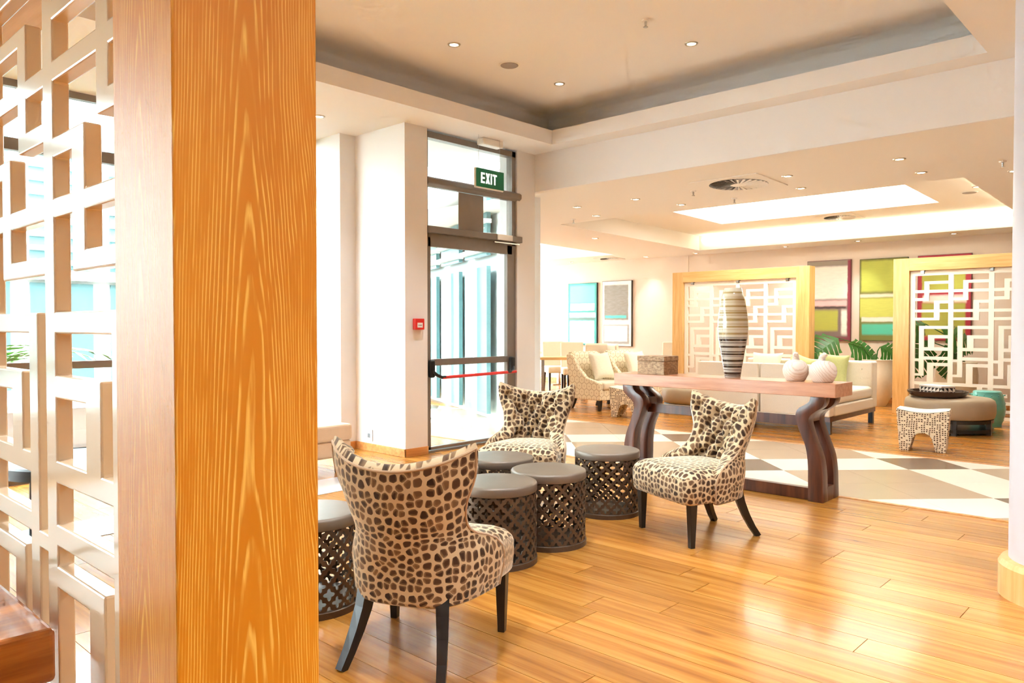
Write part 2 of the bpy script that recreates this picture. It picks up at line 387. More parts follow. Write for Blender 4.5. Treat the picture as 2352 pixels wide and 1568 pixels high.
# ------------------------------------------------------------------ structure: floor
floor = struct('floor', MB().box(-6, 14.4, -5, 14, -.08, -.025), m_sub)
PW = .18
unit = MB().box(-PW / 2 + .0014, PW / 2 - .0014, 0, 1, -.025, 0).mesh('plank', m_plank)
def in_view(x0, x1, y0, y1):
    for i in range(4):
        for j in range(7):
            x, y = x0 + (x1 - x0) * i / 3, y0 + (y1 - y0) * j / 6
            D = x * cos(TH) + y * sin(TH); R = x * sin(TH) - y * cos(TH)
            if D > .5 and abs(1176 + F * R / D - 1176) < 1190 and 748 + F * CAMH / D < 1585: return True
    return False
rest = MB()
row = 0; x = 6.13 - PW / 2
while x > -3.0:
    y = -4.0 - random.random() * 1.6
    while y < 7.45:
        L = random.uniform(1.25, 2.1); y1 = min(y + L, 7.45)
        if in_view(x - PW / 2, x + PW / 2, y, y1) and x > .45:
            o = link('plank', unit, floor, (x, y + .001, 0)); o.scale = (1, y1 - y - .0035, 1)
        else: rest.box(x - PW / 2 + .0012, x + PW / 2 - .0012, y + .001, y1 - .001, -.025, 0)
        y += L
    x -= PW; row += 1
tag(rest.build('boards', m_plankfar, floor, fix=False), kind='stuff')
far = MB(); x = 8.60 + PW / 2
while x < 14.25:
    y = -4.5 - random.random() * 1.6
    while y < 13.5:
        L = random.uniform(1.4, 2.2); far.box(x - PW / 2 + .001, x + PW / 2 - .001, y + .001, y + L - .001, -.025, 0); y += L
    x += PW
tag(far.build('boards', m_plankfar, floor, fix=False), kind='stuff')
struct('trim_1', MB().box(6.13, 6.172, -4, 13, -.02, .006), m_skirt, bevel=.004)
struct('trim_2', MB().box(8.56, 8.60, -4, 13, -.02, .004), m_skirt, bevel=.003)
# diagonal tiles .6 m: wide x wide taupe, narrow x narrow brown, the rest cream
def clip(poly, ax, lim, keep_less):
    out = []
    for i in range(len(poly)):
        a, b = poly[i], poly[(i + 1) % len(poly)]
        ia = (a[ax] <= lim) == keep_less or a[ax] == lim; ib = (b[ax] <= lim) == keep_less or b[ax] == lim
        if ia: out.append(a)
        if ia != ib:
            t = (lim - a[ax]) / (b[ax] - a[ax]); out.append((a[0] + t * (b[0] - a[0]), a[1] + t * (b[1] - a[1])))
    return out
tilerest = [MB(), MB(), MB()]
S2 = sqrt(2)
for ip in range(-14, 26):
    for iq in range(-14, 26):
        p0, q0 = 5.80 + .6 * ip, 1.0 + .595 * iq
        g = .0012; cs = [(p0 + g, q0 + g), (p0 + .6 - g, q0 + g), (p0 + .6 - g, q0 + .595 - g), (p0 + g, q0 + .595 - g)]
        poly = [((p + q) / S2, (p - q) / S2) for p, q in cs]
        for ax, lim, kl in ((0, 6.175, False), (0, 8.557, True), (1, -4, False), (1, 12.5, True)):
            if poly: poly = clip(poly, ax, lim, kl)
        if len(poly) < 3: continue
        narrow = (ip % 3 == 2) + (iq % 3 == 2); ci = (1, 0, 2)[narrow]
        xs = [a for a, b in poly]; ys = [b for a, b in poly]
        if in_view(min(xs), max(xs), min(ys), max(ys)) and .3 < sum(ys) / len(ys) < 8.2:
            MB().prism(poly, -.025, 0).build('tile', m_tiles[ci], floor)
        else: tilerest[ci].prism(poly, -.025, 0)
for ci, t_ in enumerate(tilerest):
    if t_.v: tag(t_.build('tiles', m_tiles[ci], floor), kind='stuff')

# ------------------------------------------------------------------ structure: walls
YD = 6.14
struct('wall_door', MB().prism([(4.75, 7.6), (4.75, 6.96), (4.95, 6.96), (4.95, 6.11), (5.25, 6.11), (5.25, 7.6)], -.03, 3.43), m_wall)
struct('wall_pier', MB().prism([(6.65, 6.12), (6.97, 6.12), (7.06, 6.2), (7.0, 6.5), (6.65, 6.4)], -.03, 3.43), m_wall)
for i, (a, b) in enumerate([((4.735, 7.4), (4.735, 6.945)), ((4.735, 6.945), (4.95, 6.945)), ((4.935, 6.96), (4.935, 6.095)), ((4.935, 6.095), (5.25, 6.095)), ((6.65, 6.105), (6.985, 6.105))]):
    (xa, ya), (xb, yb) = a, b
    struct('baseboard_%s' % ('alcove', 'return', 'side', 'door', 'pier')[i], MB().box(min(xa, xb) - (.0 if xa != xb else .0), max(xa, xb) + (.014 if xa == xb else 0), min(ya, yb), max(ya, yb) + (.014 if ya == yb else 0), 0, .085), m_skirt, bevel=.004)
XW = 14.2
struct('wall_back', MB().box(XW, XW + .2, -4.5, 13.6, -.03, 3.4), m_backwall)
struct('wall_behind', MB().box(-6.2, -6, -4.7, 7.6, -.03, 3.45), m_wall)
struct('baseboard_back', MB().box(XW - .015, XW, -4.4, 13.5, 0, .1), m_skirt)
struct('trim_3', MB().box(XW - .008, XW, 8.19, 8.21, .1, zc(XW)), m_backwall)
struct('wall_right', MB().box(-6, XW, -4.7, -4.5, -.03, 3.45), m_wall)
wing = [(7.15, 6.4), (7.66, 7.28), (9.15, 10.4), (10.8, 13.8), (10.95, 13.74), (9.3, 10.34), (7.8, 7.2), (7.28, 6.3)]
struct('wall_wing', MB().prism(wing, -.03, 3.35), m_facade)
# ceilings: raised tray with curved cove, beam, lower tilted ceiling with recess and skylights
mb = MB(); TX0, TX1, TY0, TY1 = -2.0, 6.71, 1.33, 5.63
def rect(o, z): return [(TX0 - o, TY0 - o, z), (TX1 + o, TY0 - o, z), (TX1 + o, TY1 + o, z), (TX0 - o, TY1 + o, z)]
loops = [[(-6, -5, 3.42), (6.99, -5, 3.42), (6.99, 7.6, 3.42), (-6, 7.6, 3.42)], rect(0, 3.42), rect(0, 3.58), rect(.03, 3.585), rect(.05, 3.50), rect(.40, 3.50), rect(.40, 3.70)]
loops += [rect(.40 - .16 * (1 - cos(a)), 3.70 + .16 * sin(a)) for a in [pi / 2 * k / 8 for k in range(1, 9)]]
n0 = mb.loft(loops, cap=False); k = len(mb.v); mb.f.append((k - 4, k - 3, k - 2, k - 1))
struct('ceiling', mb, m_ceil, smooth=40)
struct('ceiling_beam', MB().box(6.97, 7.3, -5, 6.3, 2.97, 3.46), m_ceil)
mb = MB()
def cq(x0, x1, y0, y1, dz=0): mb.add([(x0, y0, zc(x0) + dz), (x1, y0, zc(x1) + dz), (x1, y1, zc(x1) + dz), (x0, y1, zc(x0) + dz)], [(0, 1, 2, 3)])
RX0, RX1, RY0, RY1 = 9.2, 13.5, 2.03, 7.55
cq(7.0, RX0, -4.6, 13.6); cq(RX1, XW + .1, -4.6, 13.6); cq(RX0, RX1, -4.6, RY0); 
S0, S1, T0, T1 = 10.84, 13.16, 9.36, 11.5
cq(RX0, RX1, RY1, T0); cq(RX0, S0, T0, T1); cq(S1, RX1, T0, T1); cq(RX0, RX1, T1, 13.6)
def shaft(x0, x1, y0, y1, d0, d1):
    c = [(x0, y0), (x1, y0), (x1, y1), (x0, y1)]
    mb.loft([[(x, y, zc(x) + d0) for x, y in c], [(x, y, zc(x) + d1) for x, y in c]], cap=False)
shaft(RX0, RX1, RY0, RY1, 0, .28); shaft(S0, S1, T0, T1, 0, .35)
K0, K1, L0, L1 = 10.7, 12.33, 3.03, 6.46
cq(RX0, K0, RY0, RY1, .28); cq(K1, RX1, RY0, RY1, .28); cq(K0, K1, RY0, L0, .28); cq(K0, K1, L1, RY1, .28); shaft(K0, K1, L0, L1, .28, .45)
struct('ceiling_lower', mb, m_ceil2, fix=False)
for nm, (x0, x1, y0, y1, d) in (('window_4', (K0, K1, L0, L1, .45)), ('window_5', (S0, S1, T0, T1, .35))):
    o = struct(nm, MB().add([(x0, y0, zc(x0) + d), (x1, y0, zc(x1) + d), (x1, y1, zc(x1) + d), (x0, y1, zc(x0) + d)], [(0, 1, 2, 3)]), m_skyl if nm == 'window_4' else m_skyl2)
# cove tubes lying in the recess, behind a lip on the far and left side
tag(MB().box(RX1 - .09, RX1 - .05, RY0 + .1, RY1 - .1, zc(13.4) + .16, zc(13.4) + .2).build('cove_light_tube', m_cove), 'long glowing cove tube along the far edge of the ceiling recess', 'light')
tag(MB().box(RX0 + .5, RX1 - .3, RY0 + .05, RY0 + .09, zc(11.5) + .16, zc(11.5) + .2).build('cove_light_tube', m_cove), 'glowing cove tube along the column side of the ceiling recess', 'light')

# ------------------------------------------------------------------ column on the right
cx, cy, cr = 4.586, .535, .25
struct('column', MB().lathe([(cr, -.02), (cr, 3.42)], 48, (cx, cy, 0)), m_colm, smooth=True)
struct('column_collar', MB().lathe([(cr + .001, 3.36), (cr + .012, 3.36), (cr + .012, 3.42), (cr + .001, 3.42)], 48, (cx, cy, 0)), m_ceil, smooth=30)
struct('column_base', MB().lathe([(cr + .001, 0), (cr + .045, 0), (cr + .045, .155), (cr + .03, .18), (cr + .001, .185)], 48, (cx, cy, 0)), m_frame, smooth=30)

# ------------------------------------------------------------------ windows behind the lattice, exit door
YW = 7.45
mb = MB()
for z0, z1 in ((.0, .07), (.97, 1.035), (2.83, 2.93), (3.36, 3.42)): mb.box(-6, 4.75, YW, YW + .07, z0, z1)
for xm in (-6, -4.2, -2.4, -.6, 1.25, 3.1): mb.box(xm - .035, xm + .035, YW, YW + .07, 0, 3.42)
w1 = struct('window_1', mb, m_alu)
for xa, xb in ((-6, -4.2), (-4.2, -2.4), (-2.4, -.6), (-.6, 1.25), (1.25, 3.1), (3.1, 4.75)):
    for za, zb in ((.07, .97), (1.035, 2.83), (2.93, 3.36)):
        MB().box(xa + .03, xb - .03, YW + .03, YW + .038, za, zb).build('pane', m_glass, w1)
d1 = tag(link('door_1', None, None, (0, 0, 0)), kind='structure')
DX0, DX1 = 5.255, 6.645
f = MB()
f.box(DX0, DX0 + .03, YD, YD + .09, 0, 3.40); f.box(DX1 - .06, DX1, YD, YD + .09, 0, 3.40); f.box(DX0, DX1, YD, YD + .09, 3.335, 3.40)
f.box(DX0, DX1, YD, YD + .09, 2.83, 2.88); f.box(DX0, DX1, YD, YD + .09, 2.29, 2.34); f.box(DX0, DX1, YD - .01, YD + .1, -.01, .02)
f.build('door_frame', m_alu, d1)
MB().prism([(YD, 2.815), (YD - .05, 2.85), (YD - .05, 2.90), (YD, 2.93)], DX0, DX1 + .06, 'x').build('transom_ledge', m_alu, d1, bevel=.01)
MB().prism([(YD, 2.33), (YD - .06, 2.33), (YD - .06, 2.40), (YD, 2.41)], DX0, DX1 + .06, 'x').build('transom_ledge', m_alu, d1, bevel=.006)
lf = MB(); lx0, lx1 = DX0 + .03, DX1 - .06
lf.box(lx0, lx0 + .035, YD + .0, YD + .05, .03, 2.29); lf.box(lx1 - .08, lx1, YD, YD + .05, .03, 2.29); lf.box(lx0, lx1, YD, YD + .05, 2.19, 2.29)
lf.box(lx0, lx1, YD - .005, YD + .05, .925, .995); lf.box(lx0, lx1, YD, YD + .05, .03, .06)
leafp = lf.build('door_leaf', m_alu, d1)
for za, zb in ((.06, .925), (.995, 2.19)): MB().box(lx0 + .03, lx1 - .075, YD + .022, YD + .028, za, zb).build('pane', m_glass, leafp)
for za, zb in ((2.41, 2.83), (2.93, 3.335)): MB().box(DX0 + .03, DX1 - .06, YD + .022, YD + .028, za, zb).build('pane', m_glass, d1)
MB().box(5.74, 6.12, YD + .012, YD + .02, 2.40, 2.815).build('grey_panel', m_grey, d1)
MB().box(6.27, 6.52, YD - .075, YD - .06, 2.335, 2.40).build('door_closer', m_white, d1, bevel=.004)
MB().box(6.22, 6.64, YD - .07, YD - .05, 2.30, 2.312).build('closer_arm', m_chrome, d1)
MB().tube([(lx0 + .12, YD - .09, .80), (lx1 - .03, YD - .09, .815)], .017, 12).build('panic_bar', m_red, d1, smooth=True)
for xx, s_ in ((lx0 + .02, 1), (lx1 - .035, -1)):
    hb = MB().box(xx - .035, xx + .035, YD - .06, YD - .005, .80, .99).build('latch_box', m_black, d1, bevel=.02, seg=3)
    MB().tube([(xx, YD - .05, .87), (xx + .03 * s_, YD - .08, .83), (xx + .09 * s_, YD - .09, .803 if s_ > 0 else .815), (xx + .14 * s_, YD - .09, .803 if s_ > 0 else .815)], .018, 10).build('lever', m_black, hb, smooth=True)

# ------------------------------------------------------------------ outside: patio, facades, palms, trees
struct('ground', MB().box(-60, 60, -60, 60, -.2, -.09), m_patio)
def facade(name, p0, p1, label, seed):
    random.seed(seed); p0, p1 = Vector(p0), Vector(p1); L = (p1 - p0).length; d = (p1 - p0) / L
    root = thing(name, (p0.x, p0.y, 0), atan2(d.y, d.x), label, 'building')
    n = int(L / 1.3)
    MB().box(0, L, .1, .4, -.1, 5.5).build('wall', m_facade, root)
    for i in range(n):
        a = (i + .5) * L / n
        w = MB().box(a - .5, a + .5, .04, .09, .25, 2.1).build('window', m_facglass, root)
        MB().box(a - .03, a + .03, .0, .045, .25, 2.1).build('mullion', m_facade, w)
        w = MB().box(a - .5, a + .5, .04, .09, 2.35, 4.6).build('window', m_facglass, root)
        for k in range(9): MB().box(a - .54, a + .54, -.12, .05, 2.42 + k * .24, 2.50 + k * .24).build('louvre', m_facade, w)
    for z in (2.15, 4.7): MB().box(0, L, -.15, .1, z, z + .14).build('rail', m_facade, root)
    return root
facade('glazed_building', (-4, 15.0), (9, 15.0), 'white glazed building with louvred upper windows behind the lattice screen', 3)
# wing seen through the exit door: piers, panes and louvres on the angled wall
wg = thing('glazed_wing', (7.6, 7.35, 0), atan2(3.12, 1.49), 'angled white wing with tall glass panes seen through the exit door', 'building')
for i in range(5):
    a = .25 + i * 1.3
    w = MB().box(a, a + 1.0, .02, .08, .1, 2.2).build('window', m_facglass, wg); MB().box(a + .42, a + .5, .0, .12, .1, 2.2).build('mullion', m_facade, w)
    w = MB().box(a, a + 1.0, .02, .08, 2.35, 3.2).build('window', m_facglass, wg)
    for k in range(4): MB().box(a - .04, a + 1.04, .02, .16, 2.4 + k * .2, 2.46 + k * .2).build('louvre', m_facade, w)
MB().box(-.1, 7, .0, .35, 3.28, 3.5).build('fascia', m_alu, wg)
def leafcloud(mb, c, r, n, ls):
    for _ in range(n):
        d = Vector((random.gauss(0, 1), random.gauss(0, 1), random.gauss(0, 1))).normalized() * r * random.random() ** .4
        p = Vector(c) + Vector((d.x, d.y, d.z * .8)); a = Vector((random.gauss(0, 1), random.gauss(0, 1), random.gauss(0, 1))).normalized(); b = a.cross(Vector((.3, .5, .8))).normalized()
        mb.add([p, p + a * ls + b * ls * .4, p + a * ls * 2, p + a * ls - b * ls * .4], [(0, 1, 2, 3)])
for i, (x, y, r, h, lb) in enumerate([(12.4, 21.5, 2.0, 3.0, 'pale green leafy tree seen through the upper glass of the exit door'), (8.8, 19.5, 1.1, 1.7, 'small pale shrub tree low behind the exit door glass')]):
    t = thing('garden_tree', (x, y, -.09), 0, lb, 'tree'); random.seed(20 + i)
    MB().tube([(0, 0, 0), (.05, 0, h * .5), (0, .05, h)], [.12, .09, .05], 8).build('trunk', m_bark, t)
    c = MB(); leafcloud(c, (0, 0, h), r, 900, .13); c.build('crown', m_tree, t, fix=False)
def palm(loc, h, label, seed):
    random.seed(seed); t = thing('palm', loc, 0, label, 'plant')
    MB().tube([(0, 0, 0), (.03, 0, h * .6), (0, 0, h)], [.1, .08, .06], 8).build('trunk', m_bark, t)
    for i in range(13):
        a = i * 2.4; e = random.uniform(.5, 1.2); L = random.uniform(.9, 1.4); mb = MB(); pts = []
        for k in range(9):
            s_ = k / 8; pts.append(Vector((cos(a) * L * s_ * cos(e * (1 - s_)), sin(a) * L * s_ * cos(e * (1 - s_)), h + L * (sin(e) * s_ - .7 * s_ * s_))))
        mb.tube(pts, [.014 * (1 - .08 * k) for k in range(9)], 5)
        side = Vector((-sin(a), cos(a), 0))
        for k in range(1, 9):
            for s_ in (-1, 1):
                p = pts[k]; q = p + side * s_ * .32 * sin(pi * (k + 1.5) / 11) + (pts[k] - pts[k - 1]) * 1.2 + Vector((0, 0, -.06)); w = (pts[k] - pts[k - 1]) * .22
                mb.add([p - w, p + w, q], [(0, 1, 2)])
        mb.build('frond', m_tree, t, fix=False)
palm((2.15, 9.6, -.09), .9, 'bright palm outside the window behind the lattice screen', 5)
palm((.2, 12.6, -.09), 1.2, 'second palm further back outside the window', 6)

# ------------------------------------------------------------------ portal screens with white lattice
SH = .0019
BARS = [(65, 236, .153, .196), (65, 100, .153, .447), (0, 236, .283, .327), (0, 100, .403, .447), (135, 236, .447, .49), (135, 175, .447, .741),
        (0, 236, .578, .62), (0, 175, .70, .741), (30, 236, .823, .87), (30, 65, .823, 1.58), (95, 236, .961, 1.01), (95, 140, .961, 1.195), (65, 236, 1.146, 1.195),
        (65, 236, 1.285, 1.333), (0, 30, 1.32, 1.36), (90, 236, 1.377, 1.425), (90, 135, 1.377, 1.70), (0, 65, 1.545, 1.58), (0, 236, 1.67, 1.715),
        (165, 200, 1.715, 1.85), (25, 90, 1.80, 1.85), (25, 65, 1.80, 2.0), (65, 236, 1.91, 1.955), (165, 200, 1.955, 2.1), (0, 165, 2.03, 2.07)]
def lattice_mesh(ncol, mirror, thick, bev):
    DV = 36; Wt = ncol * 236 + (ncol + 1) * DV; Ht = 2.19
    R = [(0, Wt, 0, .066), (0, Wt, Ht - .06, Ht)]
    for c in range(ncol + 1): R.append((c * (236 + DV), c * (236 + DV) + DV, 0, Ht))
    for c in range(ncol):
        o = c * (236 + DV) + DV
        for a, b, v0, v1 in BARS: R.append((o + a - .01 if a == 0 else o + a, o + b, v0, v1))
    if mirror: R = [(Wt - b, Wt - a, v0, v1) for a, b, v0, v1 in R]
    us = sorted({round(r[0], 1) for r in R} | {round(r[1], 1) for r in R}); vs = sorted({r[2] for r in R} | {r[3] for r in R})
    fill = [[any(r[0] - .05 <= (us[i] + us[i + 1]) / 2 <= r[1] + .05 and r[2] <= (vs[j] + vs[j + 1]) / 2 <= r[3] for r in R) for j in range(len(vs) - 1)] for i in range(len(us) - 1)]
    bm = bmesh.new(); cache = {}
    def V(i, j, x):
        k = (i, j, x)
        if k not in cache: cache[k] = bm.verts.new((x, -us[i] * SH, -vs[j]))      # u runs to the right as seen from -X, i.e. towards -Y
        return cache[k]
    for i in range(len(us) - 1):
        for j in range(len(vs) - 1):
            if not fill[i][j]: continue
            bm.faces.new((V(i, j, 0), V(i, j + 1, 0), V(i + 1, j + 1, 0), V(i + 1, j, 0)))
            bm.faces.new((V(i, j, thick), V(i + 1, j, thick), V(i + 1, j + 1, thick), V(i, j + 1, thick)))
            for di, dj, a, b in ((-1, 0, (i, j), (i, j + 1)), (1, 0, (i + 1, j + 1), (i + 1, j)), (0, -1, (i + 1, j), (i, j)), (0, 1, (i, j + 1), (i + 1, j + 1))):
                ii, jj = i + di, j + dj
                if 0 <= ii < len(us) - 1 and 0 <= jj < len(vs) - 1 and fill[ii][jj]: continue
                bm.faces.new((V(*a, 0), V(*a, thick), V(*b, thick), V(*b, 0)))
    bmesh.ops.recalc_face_normals(bm, faces=bm.faces)
    bmesh.ops.dissolve_limit(bm, angle_limit=.01, verts=bm.verts, edges=bm.edges)
    if bev:
        bmesh.ops.bevel(bm, geom=[e for e in bm.edges if len(e.link_faces) == 2 and e.calc_face_angle(0) > .5], offset=bev, segments=2, profile=.5, affect='EDGES', clamp_overlap=True)
    me = bpy.data.meshes.new('lattice_panel'); bm.to_mesh(me); bm.free(); return me, Wt * SH
def portal(name, x, y0, zt, label, mirror, recess, posts, rail, latm, near=False):
    """y0 = outer face of the right-hand post (towards -Y)"""
    me, Wl = lattice_mesh(4, mirror, .034, .004 if near else 0)
    pw, dpth = .225, .237; Wo = Wl + .012; Wt = Wo + 2 * pw
    t = thing(name, (x, y0, 0), 0, label, 'room divider')
    for ya in (0, pw + Wo):
        b = MB(); b.box(-dpth / 2, dpth / 2, -pw / 2, pw / 2, 0, zt)
        o = b.build('post', posts, t, bevel=.003); o.location = (dpth / 2, ya + pw / 2, 0)
    b = MB().box(0, dpth, pw, pw + Wo, zt - .19, zt).build('top_rail', rail, t, bevel=.003)
    me.materials.append(latm)
    lp = link('lattice_panel', me, t, (recess, pw + Wo - .006, zt - .19 - .012))
    for k in (.08, .5, .92):
        c = MB().box(recess - .012, recess + .046, pw + Wo * k - .025, pw + Wo * k + .025, zt - .19 - .05, zt - .19).build('clip', m_chrome, t, bevel=.003)
        MB().box(recess - .013, recess + .05, pw + Wo * k - .03, pw + Wo * k - .024, zt - .19 - .05, zt - .19).build('clip_side', m_black, c)
    return t
portal('portal_screen', .469, 1.10, 2.405, 'limed oak post and cream lattice screen filling the left foreground', True, .062, m_limed, m_frameh, m_screenw, True)
portal('portal_screen', 12.62, 5.02, 2.35, 'oak framed white lattice screen behind the striped vase', False, .05, m_frame, m_frameh, m_screenb)
portal('portal_screen', 12.62, 3.735 - 2.61, 2.375, 'oak framed white lattice screen behind the round ottoman and turquoise stool', False, .05, m_frame, m_frameh, m_screenb)

# ------------------------------------------------------------------ desk at the lower left
dk = thing('desk', (.49, 1.72, 0), 0, 'thick brown wooden tabletop at the lower left corner', 'table')
MB().box(-1.1, 0, 0, 1.5, .628, .738).build('tabletop', m_desk, dk, bevel=.012, seg=3)
for xx in (-1.04, -.08):
    for yy in (.05, 1.40): MB().box(xx, xx + .05, yy, yy + .05, 0, .63).build('leg', m_chrome, dk, bevel=.003)
tag(MB().tube([(.20, 2.02, .745), (.30, 2.10, .775), (.38, 2.14, .775), (.45, 2.16, .752), (.475, 2.2, .747), (.47, 2.35, .745)], .007, 8).build('power_cable', m_black, smooth=True), 'thin black cable lying on the brown desk', 'cable')

# ------------------------------------------------------------------ pebble velvet slipper chairs
def sstep(a, b, x): t = max(0, min(1, (x - a) / (b - a))); return t * t * (3 - 2 * t)
def chair_outline(inset, z, cx_=.02):
    pts = []
    def p(x, y):
        k = 1 - inset / .29; pts.append((cx_ + (x - cx_) * k, y * k, z))
    hw, xf, r = .305, .315, .05
    for k in range(5):
        a = -pi / 2 + pi / 2 * k / 4; p(xf - r + r * cos(a), -hw + r + r * sin(a))
    for k in range(1, 4): p(xf + .008 * sin(pi * k / 4), (-hw + r) + (2 * hw - 2 * r) * k / 4)
    for k in range(5):
        a = pi / 2 * k / 4; p(xf - r + r * cos(a), hw - r + r * sin(a))
    for k in range(1, 30):
        a = pi / 2 + pi * k / 30; c_, s_ = cos(a), sin(a)
        x = .04 + .29 * (-abs(c_) ** .8); y = .285 * (1 if s_ > 0 else -1) * abs(s_) ** .75
        p(x, y)
    return pts
VS = [-.41, 0, .26, .52, .8, 1]
def back_in(ph, v):
    w = spl(VS, [.262, .270, .208, .220, .274, .286], v); d = spl(VS, [.30, .30, .15, .10, .115, .12], v); xr = spl(VS, [-.19, -.195, -.215, -.245, -.28, -.30], v)
    e = 4.2 - 2.0 * sstep(-.05, .4, v); zt = .815 + .075 * abs(ph) ** 2.0
    return Vector((xr + d * abs(ph) ** e, w * ph, .425 + (zt - .425 if v > 0 else .39) * v))
def back_norm(ph, v):
    e = .01; a = back_in(min(ph + e, 1), v) - back_in(max(ph - e, -1), v); b = back_in(ph, min(v + e, 1)) - back_in(ph, max(v - e, -.41))
    n = b.cross(a).normalized()
    return n if n.x > 0 or abs(ph) > .8 and n.y * ph < 0 else -n
BUT = [(ph, v) for r, (v, phs) in enumerate([(.16, (-.66, -.22, .22, .66)), (.38, (-.44, 0, .44)), (.60, (-.66, -.22, .22, .66)), (.82, (-.88, -.44, 0, .44, .88))]) for ph in phs]
def tuft(ph, v):
    a = (ph - .22) / .44 + (v - .16) / .44; b = (ph - .22) / .44 - (v - .16) / .44
    p = .048 * (abs(sin(pi * a)) * abs(sin(pi * b))) ** .5
    d = sum(math.exp(-(((ph - q) * .25) ** 2 + ((v - w) * .42) ** 2) / .0006) for q, w in BUT)
    fade = sstep(1.0, .9, abs(ph)) * sstep(.0, .1, v) * sstep(1.0, .93, v)
    return (p - .030 * d) * fade
chair = thing('slipper_chair', (0, 0, 0), 0, '', 'chair')
ZI = ((.262, .03), (.266, .012), (.28, .002), (.34, -.004), (.40, -.004), (.425, .004), (.447, .022), (.465, .055), (.476, .11), (.482, .19), (.484, .27))
loops = [chair_outline(i_, z_) for z_, i_ in ZI]
per = [0]
for k in range(1, len(loops[0])): per.append(per[-1] + (Vector(loops[3][k]) - Vector(loops[3][k - 1])).length)
puv(MB().loft(loops[:6], cap=False).build('seat_band', m_pebble, chair, smooth=60), [(per[k], l[k][2], 0) for l in loops[:6] for k in range(len(l))])
puv(MB().loft(loops[5:]).build('seat', m_pebble, chair, smooth=60), [(p[0] * 1.0 + 3, p[1], 0) for l in loops[5:] for p in l])
NU, NV = 61, 61
def PV(j): return -.41 + 1.41 * j / (NV - 1)
def PH(i): return -1 + 2 * i / (NU - 1)
fr = [[back_in(PH(i), PV(j)) + back_norm(PH(i), PV(j)) * tuft(PH(i), PV(j)) for i in range(NU)] for j in range(NV)]
def thick(ph, v): return spl(VS, [.062, .075, .085, .085, .07, .055], v) * (1 - .35 * abs(ph) ** 4)
bk = [[back_in(PH(i), PV(j)) - back_norm(PH(i), PV(j)) * thick(PH(i), PV(j)) for i in range(NU)] for j in range(NV)]
mb = MB(); idx = NU * NV
vs = [p for r in fr for p in r] + [p for r in bk for p in r]; fs = []
for j in range(NV - 1):
    for i in range(NU - 1):
        a = j * NU + i; fs.append((a, a + 1, a + NU + 1, a + NU)); fs.append((idx + a, idx + a + NU, idx + a + NU + 1, idx + a + 1))
ring = [(0, i) for i in range(NU)] + [(j, NU - 1) for j in range(1, NV)] + [(NV - 1, i) for i in range(NU - 2, -1, -1)] + [(j, 0) for j in range(NV - 2, 0, -1)]
# rounded edge: a middle loop pushed outward
cen = Vector((-.25, 0, .6)); mid0 = len(vs)
for j, i in ring:
    m_ = (fr[j][i] + bk[j][i]) / 2; dirn = Vector((0, (i / (NU - 1) - .5) * (1 if i in (0, NU - 1) else 0), (j == NV - 1) - (j == 0) * .2)); vs.append(m_ + (dirn.normalized() * .018 if dirn.length > 0 else Vector()))
for k in range(len(ring)):
    j, i = ring[k]; j2, i2 = ring[(k + 1) % len(ring)]; k2 = (k + 1) % len(ring)
    fs.append((j * NU + i, mid0 + k, mid0 + k2, j2 * NU + i2)); fs.append((mid0 + k, idx + j * NU + i, idx + j2 * NU + i2, mid0 + k2))
def arcs(g):
    out = []
    for r_ in g:
        c0 = NU // 2; u = [0.0] * NU
        for i in range(c0 + 1, NU): u[i] = u[i - 1] + (r_[i] - r_[i - 1]).length
        for i in range(c0 - 1, -1, -1): u[i] = u[i + 1] - (r_[i] - r_[i + 1]).length
        out.append(u)
    return out
base_ = [[back_in(PH(i), PV(j)) for i in range(NU)] for j in range(NV)]
af, ab = arcs(base_), arcs(bk)
uvs = [(af[j][i], PV(j) * .42, 0) for j in range(NV) for i in range(NU)] + [(ab[j][i], PV(j) * .42, 0) for j in range(NV) for i in range(NU)] + [((af[j][i] + ab[j][i]) / 2 * 1.02, PV(j) * .425, 0) for j, i in ring]
puv(mb.add(vs, fs).build('backrest', m_pebble, chair, smooth=75), uvs)
path = [bk[j][0] for j in range(0, NV, 3)] + [bk[NV - 1][i] for i in range(1, NU - 1, 3)] + [bk[j][NU - 1] for j in range(NV - 1, -1, -3)]
MB().tube(path, .0055, 6).build('piping', plain('tan_velvet_piping', (170, 136, 98), .8, sheen=.5), chair, smooth=True)
bme = MB().sphere((0, 0, 0), .011, 10, 6, (.6, 1, 1)).mesh('button', plain('button_velvet', (44, 30, 22), .8), smooth=True)
for ph, v in BUT:
    if abs(ph) > .95: continue
    p = back_in(ph, v) + back_norm(ph, v) * (tuft(ph, v) + .003); link('button', bme, chair, p)
for s_ in (-1, 1):
    MB().loft([[(.25 + a * h, s_ * .262 + b * h, z) for a, b in ((1, 1), (-1, 1), (-1, -1), (1, -1))] for z, h in ((0, .0155), (.28, .025))]).build('leg', m_leg, chair, bevel=.002)
    MB().tube([(-.19, s_ * .165, .285), (-.205, s_ * .172, .22), (-.235, s_ * .185, .14), (-.275, s_ * .20, .06), (-.315, s_ * .212, .0)], [.027, .025, .022, .019, .017], 4).build('leg', m_leg, chair)
def pl(loc, ang): return (loc[0], loc[1], 0), radians(ang)
